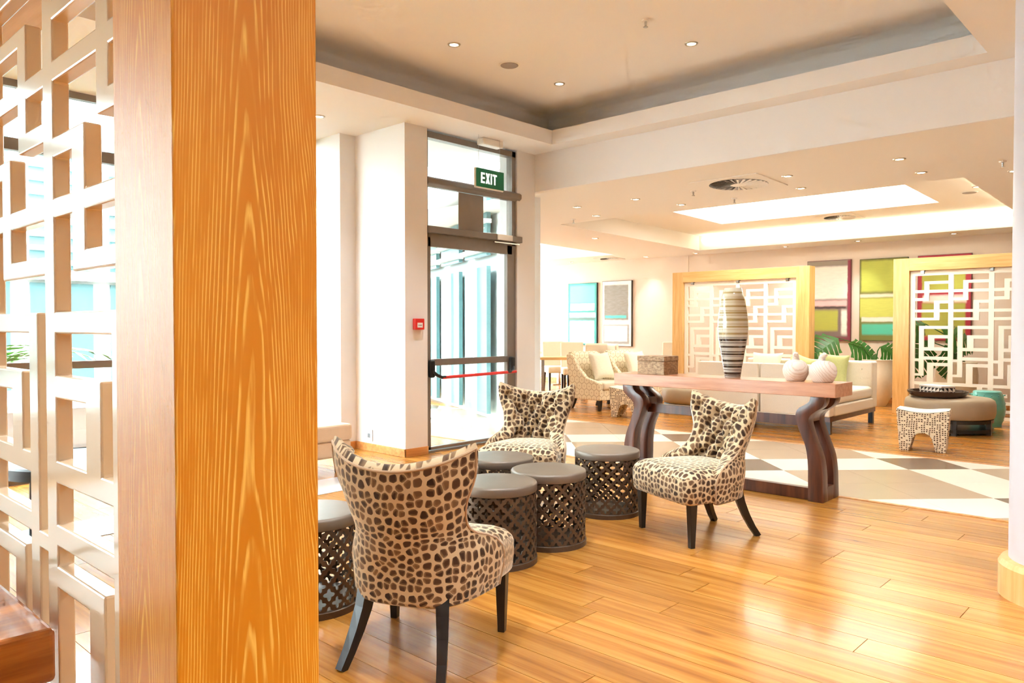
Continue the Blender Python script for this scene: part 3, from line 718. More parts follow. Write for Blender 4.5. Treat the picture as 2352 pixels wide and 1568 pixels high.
# nearest chair seen from behind, right chair, far chair
def place_from_front(fm, ang): return (fm[0] - .25 * cos(radians(ang)), fm[1] - .25 * sin(radians(ang)), 0), radians(ang)
loc, rz = place_from_front((2.304, 2.55), 25)
chair.location = loc; chair.rotation_euler = (0, 0, rz); chair['label'] = 'pebble print velvet chair nearest the camera, seen from behind'; chair['group'] = 'pebble print chairs around the drum tables'
loc, rz = place_from_front((4.206, 2.58), 157.6)
copy_tree(chair, loc, rz, 'pebble print tufted chair standing in front of the console table', 'pebble print chairs around the drum tables')
copy_tree(chair, (4.32, 3.86, 0), radians(203), 'pebble print tufted chair by the exit door, behind the drum tables', 'pebble print chairs around the drum tables')

# ------------------------------------------------------------------ drum tables with pierced quatrefoil sides
def drum_lattice(R, z0, z1, ncol, nrow, th):
    bm = bmesh.new(); NS = 32; hw = pi / ncol; hh = (z1 - z0) / nrow      # half cell sizes: angle, height
    def P(a, z, r): return (r * cos(a), r * sin(a), z)
    for row_ in range(0, nrow + 1):
        for c in range(ncol):
            ac = (2 * c + (row_ % 2)) * hw; zc_ = z0 + row_ * hh
            inner, outer = [], []
            for k in range(NS):
                t = 2 * pi * k / NS; ct, st = cos(t), sin(t)
                d = 1 / (abs(ct) + abs(st)); ox, oy = d * ct, d * st
                q = (.49 + .18 * cos(4 * t)) if row_ % 2 else (.54 + .16 * cos(4 * t)); ix, iy = q * ct, q * st
                outer.append((ox, oy)); inner.append((ix, iy))
            def cl(p): return p[0], max((z0 - zc_) / hh, min((z1 - zc_) / hh, p[1]))
            for r in (R, R - th):
                vo = [bm.verts.new(P(ac + cl(p)[0] * hw, zc_ + cl(p)[1] * hh, r)) for p in outer]; vi = [bm.verts.new(P(ac + cl(p)[0] * hw, zc_ + cl(p)[1] * hh, r - (.0 if r == R else -.0))) for p in inner]
                for k in range(NS):
                    k2 = (k + 1) % NS
                    try: bm.faces.new((vo[k], vo[k2], vi[k2], vi[k]) if r == R else (vi[k], vi[k2], vo[k2], vo[k]))
                    except ValueError: pass
                if r == R: keep = vi
                else:
                    for k in range(NS):
                        k2 = (k + 1) % NS; bm.faces.new((keep[k], keep[k2], vi[k2], vi[k]))
    bmesh.ops.remove_doubles(bm, verts=bm.verts, dist=1e-5)
    bmesh.ops.dissolve_degenerate(bm, dist=1e-5, edges=bm.edges)
    me = bpy.data.meshes.new('lattice_side'); bm.to_mesh(me); bm.free(); me.materials.append(m_drum); me.shade_smooth(); me.set_sharp_from_angle(angle=radians(40)); return me
DR = .235
drum = thing('drum_table', (0, 0, 0), 0, '', 'side table')
MB().lathe([(.05, .404), (DR - .012, .404), (DR - .002, .408), (DR, .415), (DR, .448), (DR - .004, .455), (DR - .012, .459), (DR - .02, .460), (.05, .460)], 64).build('top', m_disctop, drum, smooth=35)
link('lattice_side', drum_lattice(DR - .004, .028, .405, 18, 9, .008), drum)
MB().lathe([(DR - .03, 0), (DR + .002, 0), (DR + .002, .03), (DR - .004, .034), (DR - .03, .034)], 48).build('foot_ring', m_drum, drum, smooth=35)
MB().lathe([(.01, .012), (DR - .02, .012), (DR - .02, .02), (.01, .02)], 48).build('bottom_plate', m_disctop, drum, smooth=35)
spots = [(dp(1140, 4.37), 'pierced metal drum table directly behind the nearest chair, front of the cluster'),
         (dp(1260, 4.74), 'pierced metal drum table in the cluster, its right hand neighbour'),
         (dp(1395, 5.50), 'pierced metal drum table standing alone beside the right hand chair'),
         (dp(1146, 5.20), 'pierced metal drum table at the back of the cluster, before the far chair'),
         (dp(1014, 4.83), 'pierced metal drum table mostly hidden behind the nearest chair backrest'),
         (dp(712, 3.67), 'pierced metal drum table between the wooden post and the nearest chair')]
for i, ((x, y), lb) in enumerate(spots):
    if i == 0: drum.location = (x, y, 0); tag(drum, lb, None, 'pierced metal drum tables')
    else: copy_tree(drum, (x, y, 0), i * .9, lb, 'pierced metal drum tables')

# ------------------------------------------------------------------ console table
ct = thing('console_table', (5.99, 3.115, 0), 0, 'long console table with thick wooden top and curved dark legs', 'table')
MB().box(-.18, .18, -1.005, 1.005, .808, .912).build('tabletop', m_ctop, ct, bevel=.003)
Lp = [(.812, .808), (.803, .772), (.775, .745), (.732, .722), (.704, .69), (.696, .65), (.703, .61), (.724, .545), (.775, .42), (.794, .30), (.798, .15), (.799, 0)]
Rp = [(.922, .808), (.918, .765), (.895, .725), (.845, .69), (.808, .655), (.797, .62), (.803, .58), (.836, .482), (.888, .345), (.907, .22), (.911, .104), (.915, 0)]
# smooth both edges
def dens(pl_): 
    ys = [p[1] for p in pl_][::-1]; xs = [p[0] for p in pl_][::-1]; return [(spl(ys, xs, ys[0] + (ys[-1] - ys[0]) * k / 44), ys[0] + (ys[-1] - ys[0]) * k / 44) for k in range(45)]
Ld, Rd = dens(Lp), dens(Rp)
for s_ in (-1, 1):
    def strip(x0, x1, za, zb):
        a = [p for p in Ld if za <= p[1] <= zb]; b = [p for p in Rd if za <= p[1] <= zb]
        m = MB(); m.loft([[(x, s_ * q[0], q[1]) for x in (x0,) for q in (pa, pb)] + [(x1, s_ * pb[0], pb[1]), (x1, s_ * pa[0], pa[1])] for pa, pb in zip(a, b)]); return m
    lg = strip(-.165, -.06, 0, .81).build('leg', m_cleg, ct, smooth=30, bevel=.003); strip(.06, .165, 0, .81).build('leg', m_cleg, ct, smooth=30, bevel=.003)
    strip(-.062, .062, .60, .70).build('leg_bridge', m_cleg, ct, smooth=30)
    MB().box(-.062, .062, min(s_ * .80, s_ * .912), max(s_ * .80, s_ * .912), 0, .11).build('leg_foot', m_cleg, ct)
MB().box(-.03, .03, -.74, .74, .56, .64).build('stretcher', m_cleg, ct, bevel=.003)
MB().box(-.13, -.07, -.81, .81, .002, .095).build('stretcher', m_cleg, ct, bevel=.003)

TZ = .912
tag(MB().lathe([(.02, 0), (.062, 0), (.066, .006), (.078, .09), (.10, .22), (.122, .34), (.127, .42), (.125, .48), (.113, .58), (.095, .67), (.073, .755), (.066, .757), (.068, .70), (.02, .66)], 48).build('vase', m_vase, smooth=60), 'tall striped ceramic vase on the console table', 'vase').location = (6.0, 3.035, TZ)
b = thing('bark_box', (5.97, 3.765, TZ), 0, 'square lidded box covered in bark pieces on the console table', 'box')
MB().box(-.10, .14, -.14, .14, 0, .118).build('body', m_barkbox, b, bevel=.003); MB().box(-.102, .142, -.142, .142, .121, .165).build('lid', m_barkbox, b, bevel=.003)
def gourd(loc, rz, lb):
    t = thing('carved_ornament', loc, rz, lb, 'ornament', 'carved pale wooden ornaments on the console table')
    m = MB().lathe([(.01, 0), (.072, 0), (.082, .012), (.102, .05), (.108, .085), (.10, .12), (.08, .148), (.05, .165), (.01, .168)], 28, sx=1.0, sy=.92); m.build('body', m_gourd, t, smooth=60)
    MB().tube([(-.01, 0, .14), (-.014, .0, .17), (-.004, .0, .198), (.016, .0, .212), (.032, .0, .206)], [.034, .028, .024, .021, .014], 12).build('neck', m_gourd, t, smooth=60)
gourd((5.985, 2.485, TZ), radians(200), 'pale carved wooden ornament nearer the vase on the console table')
gourd((5.985, 2.27, TZ), radians(250), 'pale carved wooden ornament at the right end of the console table')

# ------------------------------------------------------------------ soft furniture of the back room
def pillow(name, w, h, th, mat, parent=None):
    m = MB(); n = 17
    def fn(sg):
        def g(u, v):
            a, b = 2 * u - 1, 2 * v - 1; k = 1 - .10 * (1 - a * a) * (abs(b) ** 3) ; k2 = 1 - .10 * (1 - b * b) * (abs(a) ** 3)
            t = sg * th / 2 * ((1 - a ** 4) * (1 - b ** 4)) ** .55
            return (t, a * w / 2 * k2, b * h / 2 * k)
        return g
    m.grid(fn(1), n, n); m.grid(fn(-1), n, n); return m.build(name, mat, parent, smooth=80)
def put(o, loc, rot, label=None, cat=None, group=None): o.location = loc; o.rotation_euler = rot; tag(o, label, cat, group); return o
def rbox(x0, x1, y0, y1, z0, z1): return MB().box(x0, x1, y0, y1, z0, z1)
sf = thing('sofa', (9.5, 3.5, 0), 0, 'long ivory sofa behind the console table with a button tufted far back', 'sofa')
SY = 1.84
for k in range(2): rbox(0, .16, .02 + k * SY / 2, SY / 2 - .004 + k * SY / 2, .22, .86).build('back_panel', m_sofa, sf, bevel=.015)
rbox(.16, 1.55, 0, SY, .22, .36).build('base', m_sofa, sf, bevel=.02, seg=3)
rbox(.17, 1.56, .01, SY - .01, .36, .52).build('seat_cushion', m_sofa, sf, bevel=.05, seg=4)
rbox(1.52, 1.72, 0, SY, .22, .86).build('tufted_back', m_sofa, sf, bevel=.03, seg=3)
bmesh_btn = MB().sphere((0, 0, 0), .013, 8, 6).mesh('button', m_sofa, smooth=True)
for k in range(6):
    for z in (.62, .75): link('button', bmesh_btn, sf, (1.518, .15 + k * .3, z))
rbox(.02, 1.7, .02, SY - .02, .16, .22).build('plinth', m_cleg, sf)
for xx in (.06, 1.62):
    for yy in (.03, SY - .09): rbox(xx, xx + .06, yy, yy + .06, 0, .17).build('leg', m_leg, sf)
put(pillow('cushion', .40, .44, .14, m_green), (10.86, 3.98, .745), (.1, .25, .35), 'lime green cushion leaning on the ivory sofa by the carved ornaments', 'cushion')
put(pillow('cushion', .45, .45, .15, m_pillow), (10.84, 4.95, .75), (0, .45, .1), 'pale ivory cushion on the sofa seen above its back panel', 'cushion')
put(pillow('cushion', .42, .42, .14, m_green), (10.84, 4.45, .73), (.3, .35, -.1), 'small yellow green cushion half hidden by the ivory cushion', 'cushion')

def stool(loc, rz, lb):
    t = thing('patterned_stool', loc, rz, lb, 'stool', 'patterned saddle stools')
    hx, hy, H = .16, .255, .45
    def top(y): return H - .035 * (1 - (y / hy) ** 2)
    n = 14; m = MB()
    # body above the arches: silhouette with arch cut, extruded through x, tapering
    sil = [(-hy, top(-hy))] + [(-hy + 2 * hy * k / n, top(-hy + 2 * hy * k / n)) for k in range(1, n)] + [(hy, top(hy)), (hy * .86, 0), (hy * .5, 0)]
    sil += [(hy * .40 * cos(a) if k else hy * .44, .03 + .17 * sin(a) ** .6 if 0 < a < pi else .0) for k, a in enumerate([pi * q / 10 for q in range(11)])][1:-1]
    sil += [(-hy * .5, 0), (-hy * .86, 0)]
    up = [(y, z) for y, z in sil]
    def slab(x0, x1): m.prism(up, x0, x1, 'x')
    slab(-hx, -hx + .11); slab(hx - .11, hx)
    cross = [(-hx + .1, top(0) - .004), (hx - .1, top(0) - .004), (hx - .1, .13), (.05, .2), (-.05, .2), (-hx + .1, .13)]
    mid = [(y, z) for y, z in sil if z > .3] + [(hy * .94, .2), (-hy * .94, .2)]
    m.prism(mid, -hx + .1, hx - .1, 'x')
    m.build('body', m_weave, t, bevel=.008)
    sd = MB().grid(lambda u, v: ((2 * u - 1) * (hx - .006), (2 * v - 1) * (hy - .006), top((2 * v - 1) * hy) + .004 + .022 * (1 - (2 * u - 1) ** 4) * (1 - (2 * v - 1) ** 6)), 9, 15)
    sd.build('seat_top', m_cream, t, smooth=80)
stool((9.10, 2.36, 0), radians(10), 'patterned saddle stool beside the tile floor and round ottoman')
stool((9.40, 6.40, 0), radians(12), 'patterned saddle stool behind the left leg of the console table')

ot = thing('round_ottoman', (10.97, 2.55, 0), 0, 'large round taupe leather ottoman carrying a dark tray', 'ottoman')
MB().lathe([(.05, .18), (.47, .18), (.50, .20), (.515, .26), (.515, .36), (.50, .41), (.46, .435), (.3, .45), (.05, .452)], 56).build('cushion', m_taupe, ot, smooth=60)
MB().lathe([(.43, .14), (.49, .14), (.49, .18), (.43, .18)], 48).build('ring', m_leg, ot, smooth=35); MB().lathe([(.44, .03), (.49, .03), (.49, .07), (.44, .07)], 48).build('ring', m_leg, ot, smooth=35)
for k in range(6):
    a = k * pi / 3 + .35; c_, s_ = .465 * cos(a), .465 * sin(a); MB().box(c_ - .028, c_ + .028, s_ - .028, s_ + .028, 0, .18).build('leg', m_leg, ot)
tr = thing('tray', (10.85, 2.66, .452), .3, 'round dark tray on the taupe ottoman', 'tray')
MB().lathe([(.01, 0), (.30, 0), (.33, .07), (.345, .07), (.345, .055), (.315, -.0), (.01, -.0)][:5] + [(.32, .012), (.01, .012)], 40).build('bowl', m_gloss_dark, tr, smooth=35)
for a in (.0, pi): MB().tube([(.33 * cos(a + q), .33 * sin(a + q), .06 + .015 * (1 - abs(q) / .25)) for q in (-.25, -.12, 0, .12, .25)], .008, 6).build('handle', m_gloss_dark, tr, smooth=True)
def zig():
    t = NT('black_and_white_triangle_print'); t.set(Roughness=.4); o = t.coord(); s = t.n('ShaderNodeSeparateXYZ'); t.l(o, s.inputs[0])
    a = t.math('FRACT', t.math('MULTIPLY', t.math('ADD', s.outputs[0], s.outputs[1]), 16)); b_ = t.math('FRACT', t.math('MULTIPLY', s.outputs[2], 19))
    t.col(t.mix(t.math('GREATER_THAN', t.math('ADD', a, b_), 1.05), srgb(246, 242, 234), srgb(36, 30, 28))); return t.m
bx = thing('printed_box', (10.83, 2.66, .466), radians(-35), 'small black and white triangle print box standing in the tray', 'box')
mz = zig(); MB().box(-.10, .10, -.19, .19, 0, .10).build('body', mz, bx, bevel=.003); MB().box(-.102, .102, -.192, .192, .1015, .125).build('lid', m_white, bx, bevel=.003)
tl = thing('garden_stool', (11.95, 2.32, 0), 0, 'turquoise glazed ceramic drum stool beside the round ottoman', 'stool')
prof = []
for k in range(25):
    z = .46 * k / 24; prof.append((.165 + .05 * sin(pi * k / 24) + (.006 if k % 4 == 0 else 0), z))
MB().lathe([(.02, 0)] + prof + [(.15, .472), (.02, .476)], 40).build('body', m_teal, tl, smooth=50)
for k in range(14):
    a = 2 * pi * k / 14; MB().sphere((.20 * cos(a), .20 * sin(a), .415), .010, 8, 6).build('stud', m_teal, tl, smooth=True)
o2 = thing('round_ottoman', (10.75, 6.05, 0), 0, 'round beige leather ottoman partly hidden behind the console table', 'ottoman')
MB().lathe([(.05, .15), (.50, .15), (.54, .19), (.54, .34), (.50, .39), (.05, .41)], 48).build('cushion', m_taupe, o2, smooth=60); MB().lathe([(.44, .10), (.5, .10), (.5, .15), (.44, .15)], 40).build('ring', m_leg, o2)
for k in range(4): a = k * pi / 2 + .4; MB().box(.46 * cos(a) - .03, .46 * cos(a) + .03, .46 * sin(a) - .03, .46 * sin(a) + .03, 0, .11).build('leg', m_leg, o2)

def armchair(loc, rz, lb):      # forward = +x
    t = thing('armchair', loc, rz, lb, 'armchair', 'hexagon print armchairs')
    for s_ in (-1, 1):      # sloping side wings
        pr = [(.36, .17), (.36, .44), (.28, .47), (.05, .52), (-.12, .66), (-.25, .86), (-.34, .90), (-.42, .88), (-.30, .17)]
        ya, yb = (.27, .35) if s_ > 0 else (-.35, -.27)
        MB().prism(pr, ya, yb, 'y').build('side_wing', m_hex, t, bevel=.02, seg=3)
    MB().prism([(-.20, .17), (-.14, .47), (-.27, .89), (-.36, .93), (-.44, .91), (-.32, .17)], -.30, .30, 'y').build('backrest', m_hex, t, bevel=.025, seg=3)
    rbox(-.22, .35, -.275, .275, .17, .33).build('base', m_hex, t, bevel=.01); rbox(-.18, .38, -.272, .272, .33, .46).build('seat_cushion', m_cream, t, bevel=.04, seg=3)
    for xx, dx in ((.31, .0), (-.26, -.07)):
        for yy in (-.29, .29): MB().tube([(xx, yy, .18), (xx + dx * .4, yy, .09), (xx + dx, yy, 0)], [.03, .024, .018], 4).build('leg', m_leg, t)
armchair((10.06, 7.44, 0), radians(262), 'nearer hexagon print armchair by the patterned stool')
armchair((10.98, 7.38, 0), radians(258), 'further hexagon print armchair behind the nearer one')
put(pillow('cushion', .46, .46, .15, m_pillow), (10.10, 7.42, .70), (0, -.38, radians(262)), 'ivory cushion on the nearer hexagon print armchair', 'cushion')
put(pillow('cushion', .46, .46, .15, m_pillow), (11.02, 7.36, .70), (0, -.38, radians(258)), 'ivory cushion on the further hexagon print armchair', 'cushion')
def dining_chair(loc, rz, lb):
    t = thing('dining_chair', loc, rz, lb, 'chair', 'cream upholstered dining chairs')
    rbox(-.24, .26, -.24, .24, .36, .50).build('seat', m_cream, t, bevel=.03, seg=3)
    MB().prism([(-.16, .36), (-.26, .36), (-.34, 1.0), (-.27, 1.02), (-.20, .6)], -.235, .235, 'y').build('backrest', m_cream, t, bevel=.025, seg=3)
    for xx, dx in ((.21, .0), (-.2, -.06)):
        for yy in (-.2, .2): MB().tube([(xx, yy, .37), (xx + dx, yy, 0)], [.024, .016], 4).build('leg', m_leg, t)
dining_chair((12.49, 10.36, 0), radians(235), 'cream dining chair furthest left beside the door pier')
dining_chair((12.22, 9.68, 0), radians(225), 'cream dining chair rising behind the nearer armchair, left of a pair')
dining_chair((12.02, 8.98, 0), radians(45), 'cream dining chair rising behind the nearer armchair, right of a pair')
dining_chair((11.94, 8.16, 0), radians(325), 'cream dining chair showing its side behind the further armchair')
dining_chair((13.62, 8.25, 0), radians(200), 'cream dining chair at the back wall above the bark box')
def dtable(loc, rz, L, w, lb):
    t = thing('dining_table', loc, rz, lb, 'table'); rbox(-w / 2, w / 2, -L / 2, L / 2, .71, .76).build('tabletop', m_frameh, t, bevel=.004)
    for yy in (-L / 2 + .1, L / 2 - .16):
        rbox(-.03, .03, yy, yy + .06, .02, .71).build('leg', m_chrome, t); rbox(-.25, .25, yy - .01, yy + .07, 0, .025).build('foot', m_chrome, t)
dtable((11.25, 9.25, 0), radians(43), .9, .6, 'pale wooden dining table by the furthest left cream chair')
dtable((13.5, 11.6, 0), 0, 1.2, .7, 'pale wooden table against the back wall at the far left')
dtable((12.8, 8.98, 0), radians(43), .9, .6, 'pale wooden dining table behind the bark box')

# bench behind the wooden post
bn = thing('bench', (4.02, 6.20, 0), 0, 'tan upholstered bench seat beside the wooden post near the window', 'bench')
rbox(-1.6, .10, -.33, .35, .15, .30).build('base', m_bench, bn, bevel=.02, seg=3); rbox(-1.6, .11, -.34, .35, .30, .45).build('seat_cushion', m_bench, bn, bevel=.03, seg=3)
for xx in (-1.5, 0.0):
    for yy in (-.25, .25): MB().tube([(xx, yy, .16), (xx, yy, 0)], [.026, .018], 4).build('leg', m_leg, bn)
put(pillow('cushion', .42, .42, .13, plain('orange_cotton', (214, 140, 96), .9)), (3.42, 6.18, .665), (0, .2, 1.3), 'orange cushion standing on the tan bench', 'cushion')

# low round table and dark chair behind the lattice
rt = thing('glass_table', (1.62, 5.15, 0), 0, 'dark rimmed round table with pale top behind the lattice screen', 'table')
MB().lathe([(.01, .50), (.42, .50), (.43, .515), (.43, .535), (.01, .536)], 40).build('top', plain('pale_glass_top', (212, 222, 222), .08), rt, smooth=35)
MB().lathe([(.425, .47), (.445, .47), (.445, .53), (.43, .54), (.425, .53)], 40).build('rim', m_black, rt, smooth=35)
for k in range(3): a = k * 2.1; MB().tube([(.36 * cos(a), .36 * sin(a), .5), (.38 * cos(a), .38 * sin(a), 0)], [.022, .016], 6).build('leg', m_black, rt)
struct('floor_inlay', MB().box(.6, 4.6, 5.25, 5.75, .0005, .004), m_tiles[3])

# plants
def monstera(loc, rz, leaves, lb, pot=True):
    t = thing('monstera', loc, rz, lb, 'plant')
    if pot:
        p = MB().lathe([(.02, 0), (.16, 0), (.24, .15), (.29, .40), (.30, .58), (.27, .74), (.285, .78), (.265, .785), (.25, .74), (.02, .72)], 40).build('planter', m_urn, t, smooth=50)
    for (dx, dy, dz, az, tilt, L) in leaves:
        m = MB(); N = 7; base = Vector((0, 0, 0))
        for s_ in (-1, 1):
            for k in range(N):
                x0, x1 = L * (k / N), L * ((k + .78) / N)
                def half(x): q = x / L; return L * .52 * (sin(pi * min(1, q * .92 + .12)) ** .7) 
                dr = L * .16
                def zz(x, y): return -.55 * (y * y) / L - .35 * x * x / L
                pts = [(x0, 0), (x1, 0), (x1 + dr, s_ * half(x1) * .94), (x1 + dr * .4, s_ * half(x1) * 1.02), (x0 + dr, s_ * half(x0) * .98 + s_ * .005)]
                mid_ = [((a[0] + b[0]) / 2, (a[1] + b[1]) / 2) for a, b in ((pts[0], pts[4]), (pts[1], pts[2]))]
                q = [pts[0], pts[1], mid_[1], pts[2], pts[3], pts[4], mid_[0]]
                v = [(x, y, zz(x, y)) for x, y in q]; m.add(v, [(0, 1, 2, 6), (6, 2, 3, 4, 5)])
                if k < N - 1: xa, xb = x1, L * (k + 1) / N; m.add([(xa, 0, zz(xa, 0)), (xb, 0, zz(xb, 0)), (xb + dr * .35, s_ * half(xb) * .35, zz(xb, .3 * L * .35)), (xa + dr * .35, s_ * half(xa) * .35, zz(xa, .3 * L * .35))], [(0, 1, 2, 3)])
        R_ = Vector((.682, -.731, 0)); X_ = (R_ * cos(az) + Vector((0, 0, 1)) * sin(az) + Vector((-.73, -.68, 0)) * .25).normalized()
        N_ = (Vector((-.73, -.68, 0)) * cos(tilt) + Vector((0, 0, 1)) * sin(tilt)); Y_ = N_.cross(X_).normalized(); N_ = X_.cross(Y_)
        M = Matrix.Translation((dx, dy, dz)) @ Matrix((X_, Y_, N_)).transposed().to_4x4()
        m.xf(M); lf_ = m.build('leaf', m_leaf, t, fix=False, smooth=80)
        MB().tube([(0, 0, .72), (dx * .4, dy * .4, .72 + (dz - .72) * .75), (dx, dy, dz)], [.012, .010, .007], 6).build('stem', m_leaf, t, smooth=True)
D_ = radians
monstera((13.62, 4.28, 0), 0, [(-.40, .48, 1.14, D_(208), D_(35), .60), (-.28, .36, 1.05, D_(-22), D_(42), .60), (-.1, -.1, 1.0, D_(-30), D_(30), .5)], 'split leaf plant in a white planter behind the sofa')
monstera((13.55, 3.05, 0), 0, [(-.3, .38, 1.38, D_(190), D_(30), .45), (-.3, .15, 1.30, D_(-20), D_(40), .55), (-.3, .35, 1.12, D_(235), D_(30), .6), (-.3, .1, 1.05, D_(-60), D_(30), .55)], 'split leaf plant in a white planter behind the right lattice screen')

# ------------------------------------------------------------------ paintings
def painting(y1, y0, z0, z1, lb, bg, rects, edge):
    t = thing('painting', (XW - .002, (y0 + y1) / 2, z0), 0, lb, 'painting'); w = y1 - y0; h = z1 - z0
    MB().box(-.045, 0, -w / 2, w / 2, 0, h).build('frame', edge, t)
    MB().box(-.0495, -.0455, -w / 2 + .008, w / 2 - .008, .008, h - .008).build('canvas', painting_mat('canvas_' + lb.split()[0], bg, rects), t)
k_ = 1.0143
dk1, dk2, dk3 = plain('dark_frame', (40, 36, 34), .5), plain('olive_frame', (70, 74, 40), .5), plain('wine_frame', (110, 40, 44), .5)
T = (64, 190, 178)
painting(11.21 * k_, 10.38 * k_, .90, 2.345, 'turquoise painting with white fields above the dining chairs', (52, 150, 140), [(.06, .94, .03, .32, (110, 204, 190), .03), (.07, .93, .33, .44, (236, 232, 222), .012), (.04, .96, .48, .55, (244, 244, 238), .015), (.02, .96, .565, .59, (96, 110, 104), .01), (.05, .92, .615, .97, (246, 246, 242), .02)], dk1)
painting(10.23 * k_, 9.44 * k_, .89, 2.36, 'grey and white painting with one turquoise stripe', (236, 234, 228), [(.07, .9, .055, .60, (134, 128, 118), .015), (.1, .83, .53, .57, (84, 206, 192), .012), (.08, .96, .615, .65, (244, 244, 240), .012), (.04, .93, .67, .97, (150, 146, 138), .015), (.07, .87, .69, .93, (238, 238, 236), .012)], dk1)
painting(5.59 * k_, 4.815 * k_, 1.075, 2.545, 'pale painting with pink band and lime block, left of the green ones', (128, 110, 104), [(.0, 1, 0, .055, (150, 138, 122), .01), (.08, .94, .07, .48, (240, 232, 222), .02), (.04, .92, .5, .57, (236, 190, 188), .02), (.0, .9, .575, .60, (70, 50, 50), .012), (.8, .93, .62, .93, (240, 236, 226), .03), (.04, .72, .62, .88, (180, 182, 78), .025), (.94, 1.05, .0, 1, (142, 48, 70), .02), (0, 1, .955, 1.05, (130, 56, 70), .02)], dk3)
painting(4.667 * k_, 3.885 * k_, 1.085, 2.53, 'lime painting with turquoise base between the pale and the red one', (116, 116, 52), [(.03, .96, .02, .40, (178, 184, 74), .02), (0, 1, .43, .47, (224, 216, 186), .015), (.0, .95, .48, .72, (196, 198, 92), .02), (.04, .97, .715, .77, (226, 220, 204), .012), (.05, .97, .80, .93, (80, 188, 158), .02)], dk2)
painting(3.737 * k_, 2.945 * k_, 1.10, 2.535, 'red bordered lime painting behind the right lattice screen', (166, 40, 54), [(.08, .9, .14, .42, (176, 178, 72), .02), (.1, .92, .47, .56, (240, 214, 200), .02), (.08, .9, .56, .95, (166, 164, 66), .025)], dk3)

# ------------------------------------------------------------------ signs and fittings
ex = thing('exit_sign', (5.957, 5.90, 2.84), 0, 'green hanging EXIT sign with pale letters before the door', 'sign')
MB().box(-.225, .225, -.008, .008, 0, .215).build('backing', m_white, ex, bevel=.006); MB().box(-.205, .225, -.0115, -.0085, .015, .215).build('green_face', m_exitg, ex)
def glyph(ch, x):
    m = MB(); h, w, s_ = .115, .062, .021
    def b(x0, x1, z0, z1): m.box(x + x0, x + x1, -.0135, -.012, .058 + z0, .058 + z1)
    if ch == 'E': b(0, s_, 0, h); [b(s_, w - .004, z, z + s_ * .95) for z in (0, h / 2 - s_ / 2, h - s_)]
    if ch == 'I': b(0, s_, 0, h)
    if ch == 'T': b(w / 2 - s_ / 2, w / 2 + s_ / 2, 0, h - s_); b(-.002, w + .002, h - s_, h)
    if ch == 'X':
        for a, c in (((0, 0), (w - .022, h)), ((w - .022, 0), (0, h))): m.prism([(x + a[0], .058 + a[1]), (x + a[0] + .025, .058 + a[1]), (x + c[0] + .025, .058 + c[1]), (x + c[0], .058 + c[1])], -.0135, -.012, 'y')
    return m
xx = -.135
for ch, adv in (('E', .072), ('X', .076), ('I', .034), ('T', .06)): glyph(ch, xx).build('letter', m_exitw, ex); xx += adv
for s_ in (-.16, .17): MB().tube([(s_, 0, .21), (s_, 0, .575)], .002, 5).build('hanging_wire', m_chrome, ex)
el = thing('emergency_light', (6.08, 6.0, 3.42), 0, 'small white emergency light on the ceiling above the exit sign', 'light')
MB().box(-.16, .16, -.055, .055, -.075, 0).build('housing', m_white, el, bevel=.015, seg=3)
cp = thing('call_point', (5.108, 6.108, 1.31), 0, 'red fire alarm call point on the wall beside the door', 'alarm')
MB().box(-.062, .062, -.045, 0, 0, .115).build('body', m_red, cp, bevel=.006); MB().box(-.035, .035, -.048, -.0455, .022, .072).build('glass', m_white, cp)
for k in range(3): MB().box(-.022 + k * .016, -.012 + k * .016, -.0495, -.0485, .042, .05).build('mark', m_black, cp)
so = thing('wall_socket', (4.948, 6.726, .17), 0, 'grey square socket plate low on the white wall', 'socket')
MB().box(-.008, 0, -.065, .065, -.065, .065).build('plate', plain('satin_plate', (206, 204, 202), .35, .3), so, bevel=.003); MB().box(-.010, -.0085, -.03, .012, -.025, .02).build('outlet', plain('outlet_grey', (120, 128, 134), .4), so)

# downlights, sprinklers, diffusers, speakers
dl_proto = {}
def z_near(l): return l[0] < 6.9
def downlight(loc, lb, grp, watts, cone=76):
    t = thing('downlight', loc, 0, lb, 'light', grp)
    if 'ring' not in dl_proto:
        dl_proto['ring'] = MB().lathe([(.036, .0), (.055, -.002), (.06, .002), (.055, -.008), (.040, -.008), (.036, .0)], 24).mesh('ring', m_chromering, smooth=35)
        dl_proto['lens'] = MB().lathe([(.003, -.003), (.037, -.003), (.037, .0), (.003, .0)], 20).mesh('lens', m_lens)
    link('ring', dl_proto['ring'], t); link('lens', dl_proto['lens'], t)
    if watts:
        L = bpy.data.lights.new('downlight_lamp', 'SPOT'); L.energy = watts; L.color = (.80, .91, 1.0) if z_near(loc) else (.95, .97, 1.0); L.spot_size = radians(cone); L.spot_blend = .8; L.shadow_soft_size = .05
        lo = link('lamp', L, t, (0, 0, -.03))
for (x, y), lb in zip([(4.657, 5.05), (6.083, 3.49), (6.151, 5.063)], ['recessed downlight in the raised ceiling nearest the wooden post', 'recessed downlight in the raised ceiling below the sprinkler', 'recessed downlight in the raised ceiling near its inner corner']):
    downlight((x, y, 3.86), lb, 'downlights in the raised ceiling', LAMP_TRAY)
for x, y, lb in ((4.0, 3.3, 'added downlight above the drum tables, out of the top of the view'), (3.3, 3.0, 'added downlight above the nearest chair, out of the top of the view'), (4.824, 2.0, 'added downlight above the open floor, out of the top of the view')):  # unseen downlights, added for more light on the floor
    downlight((x, y, 3.86), lb, 'added downlights above the view', LAMP_TRAY)
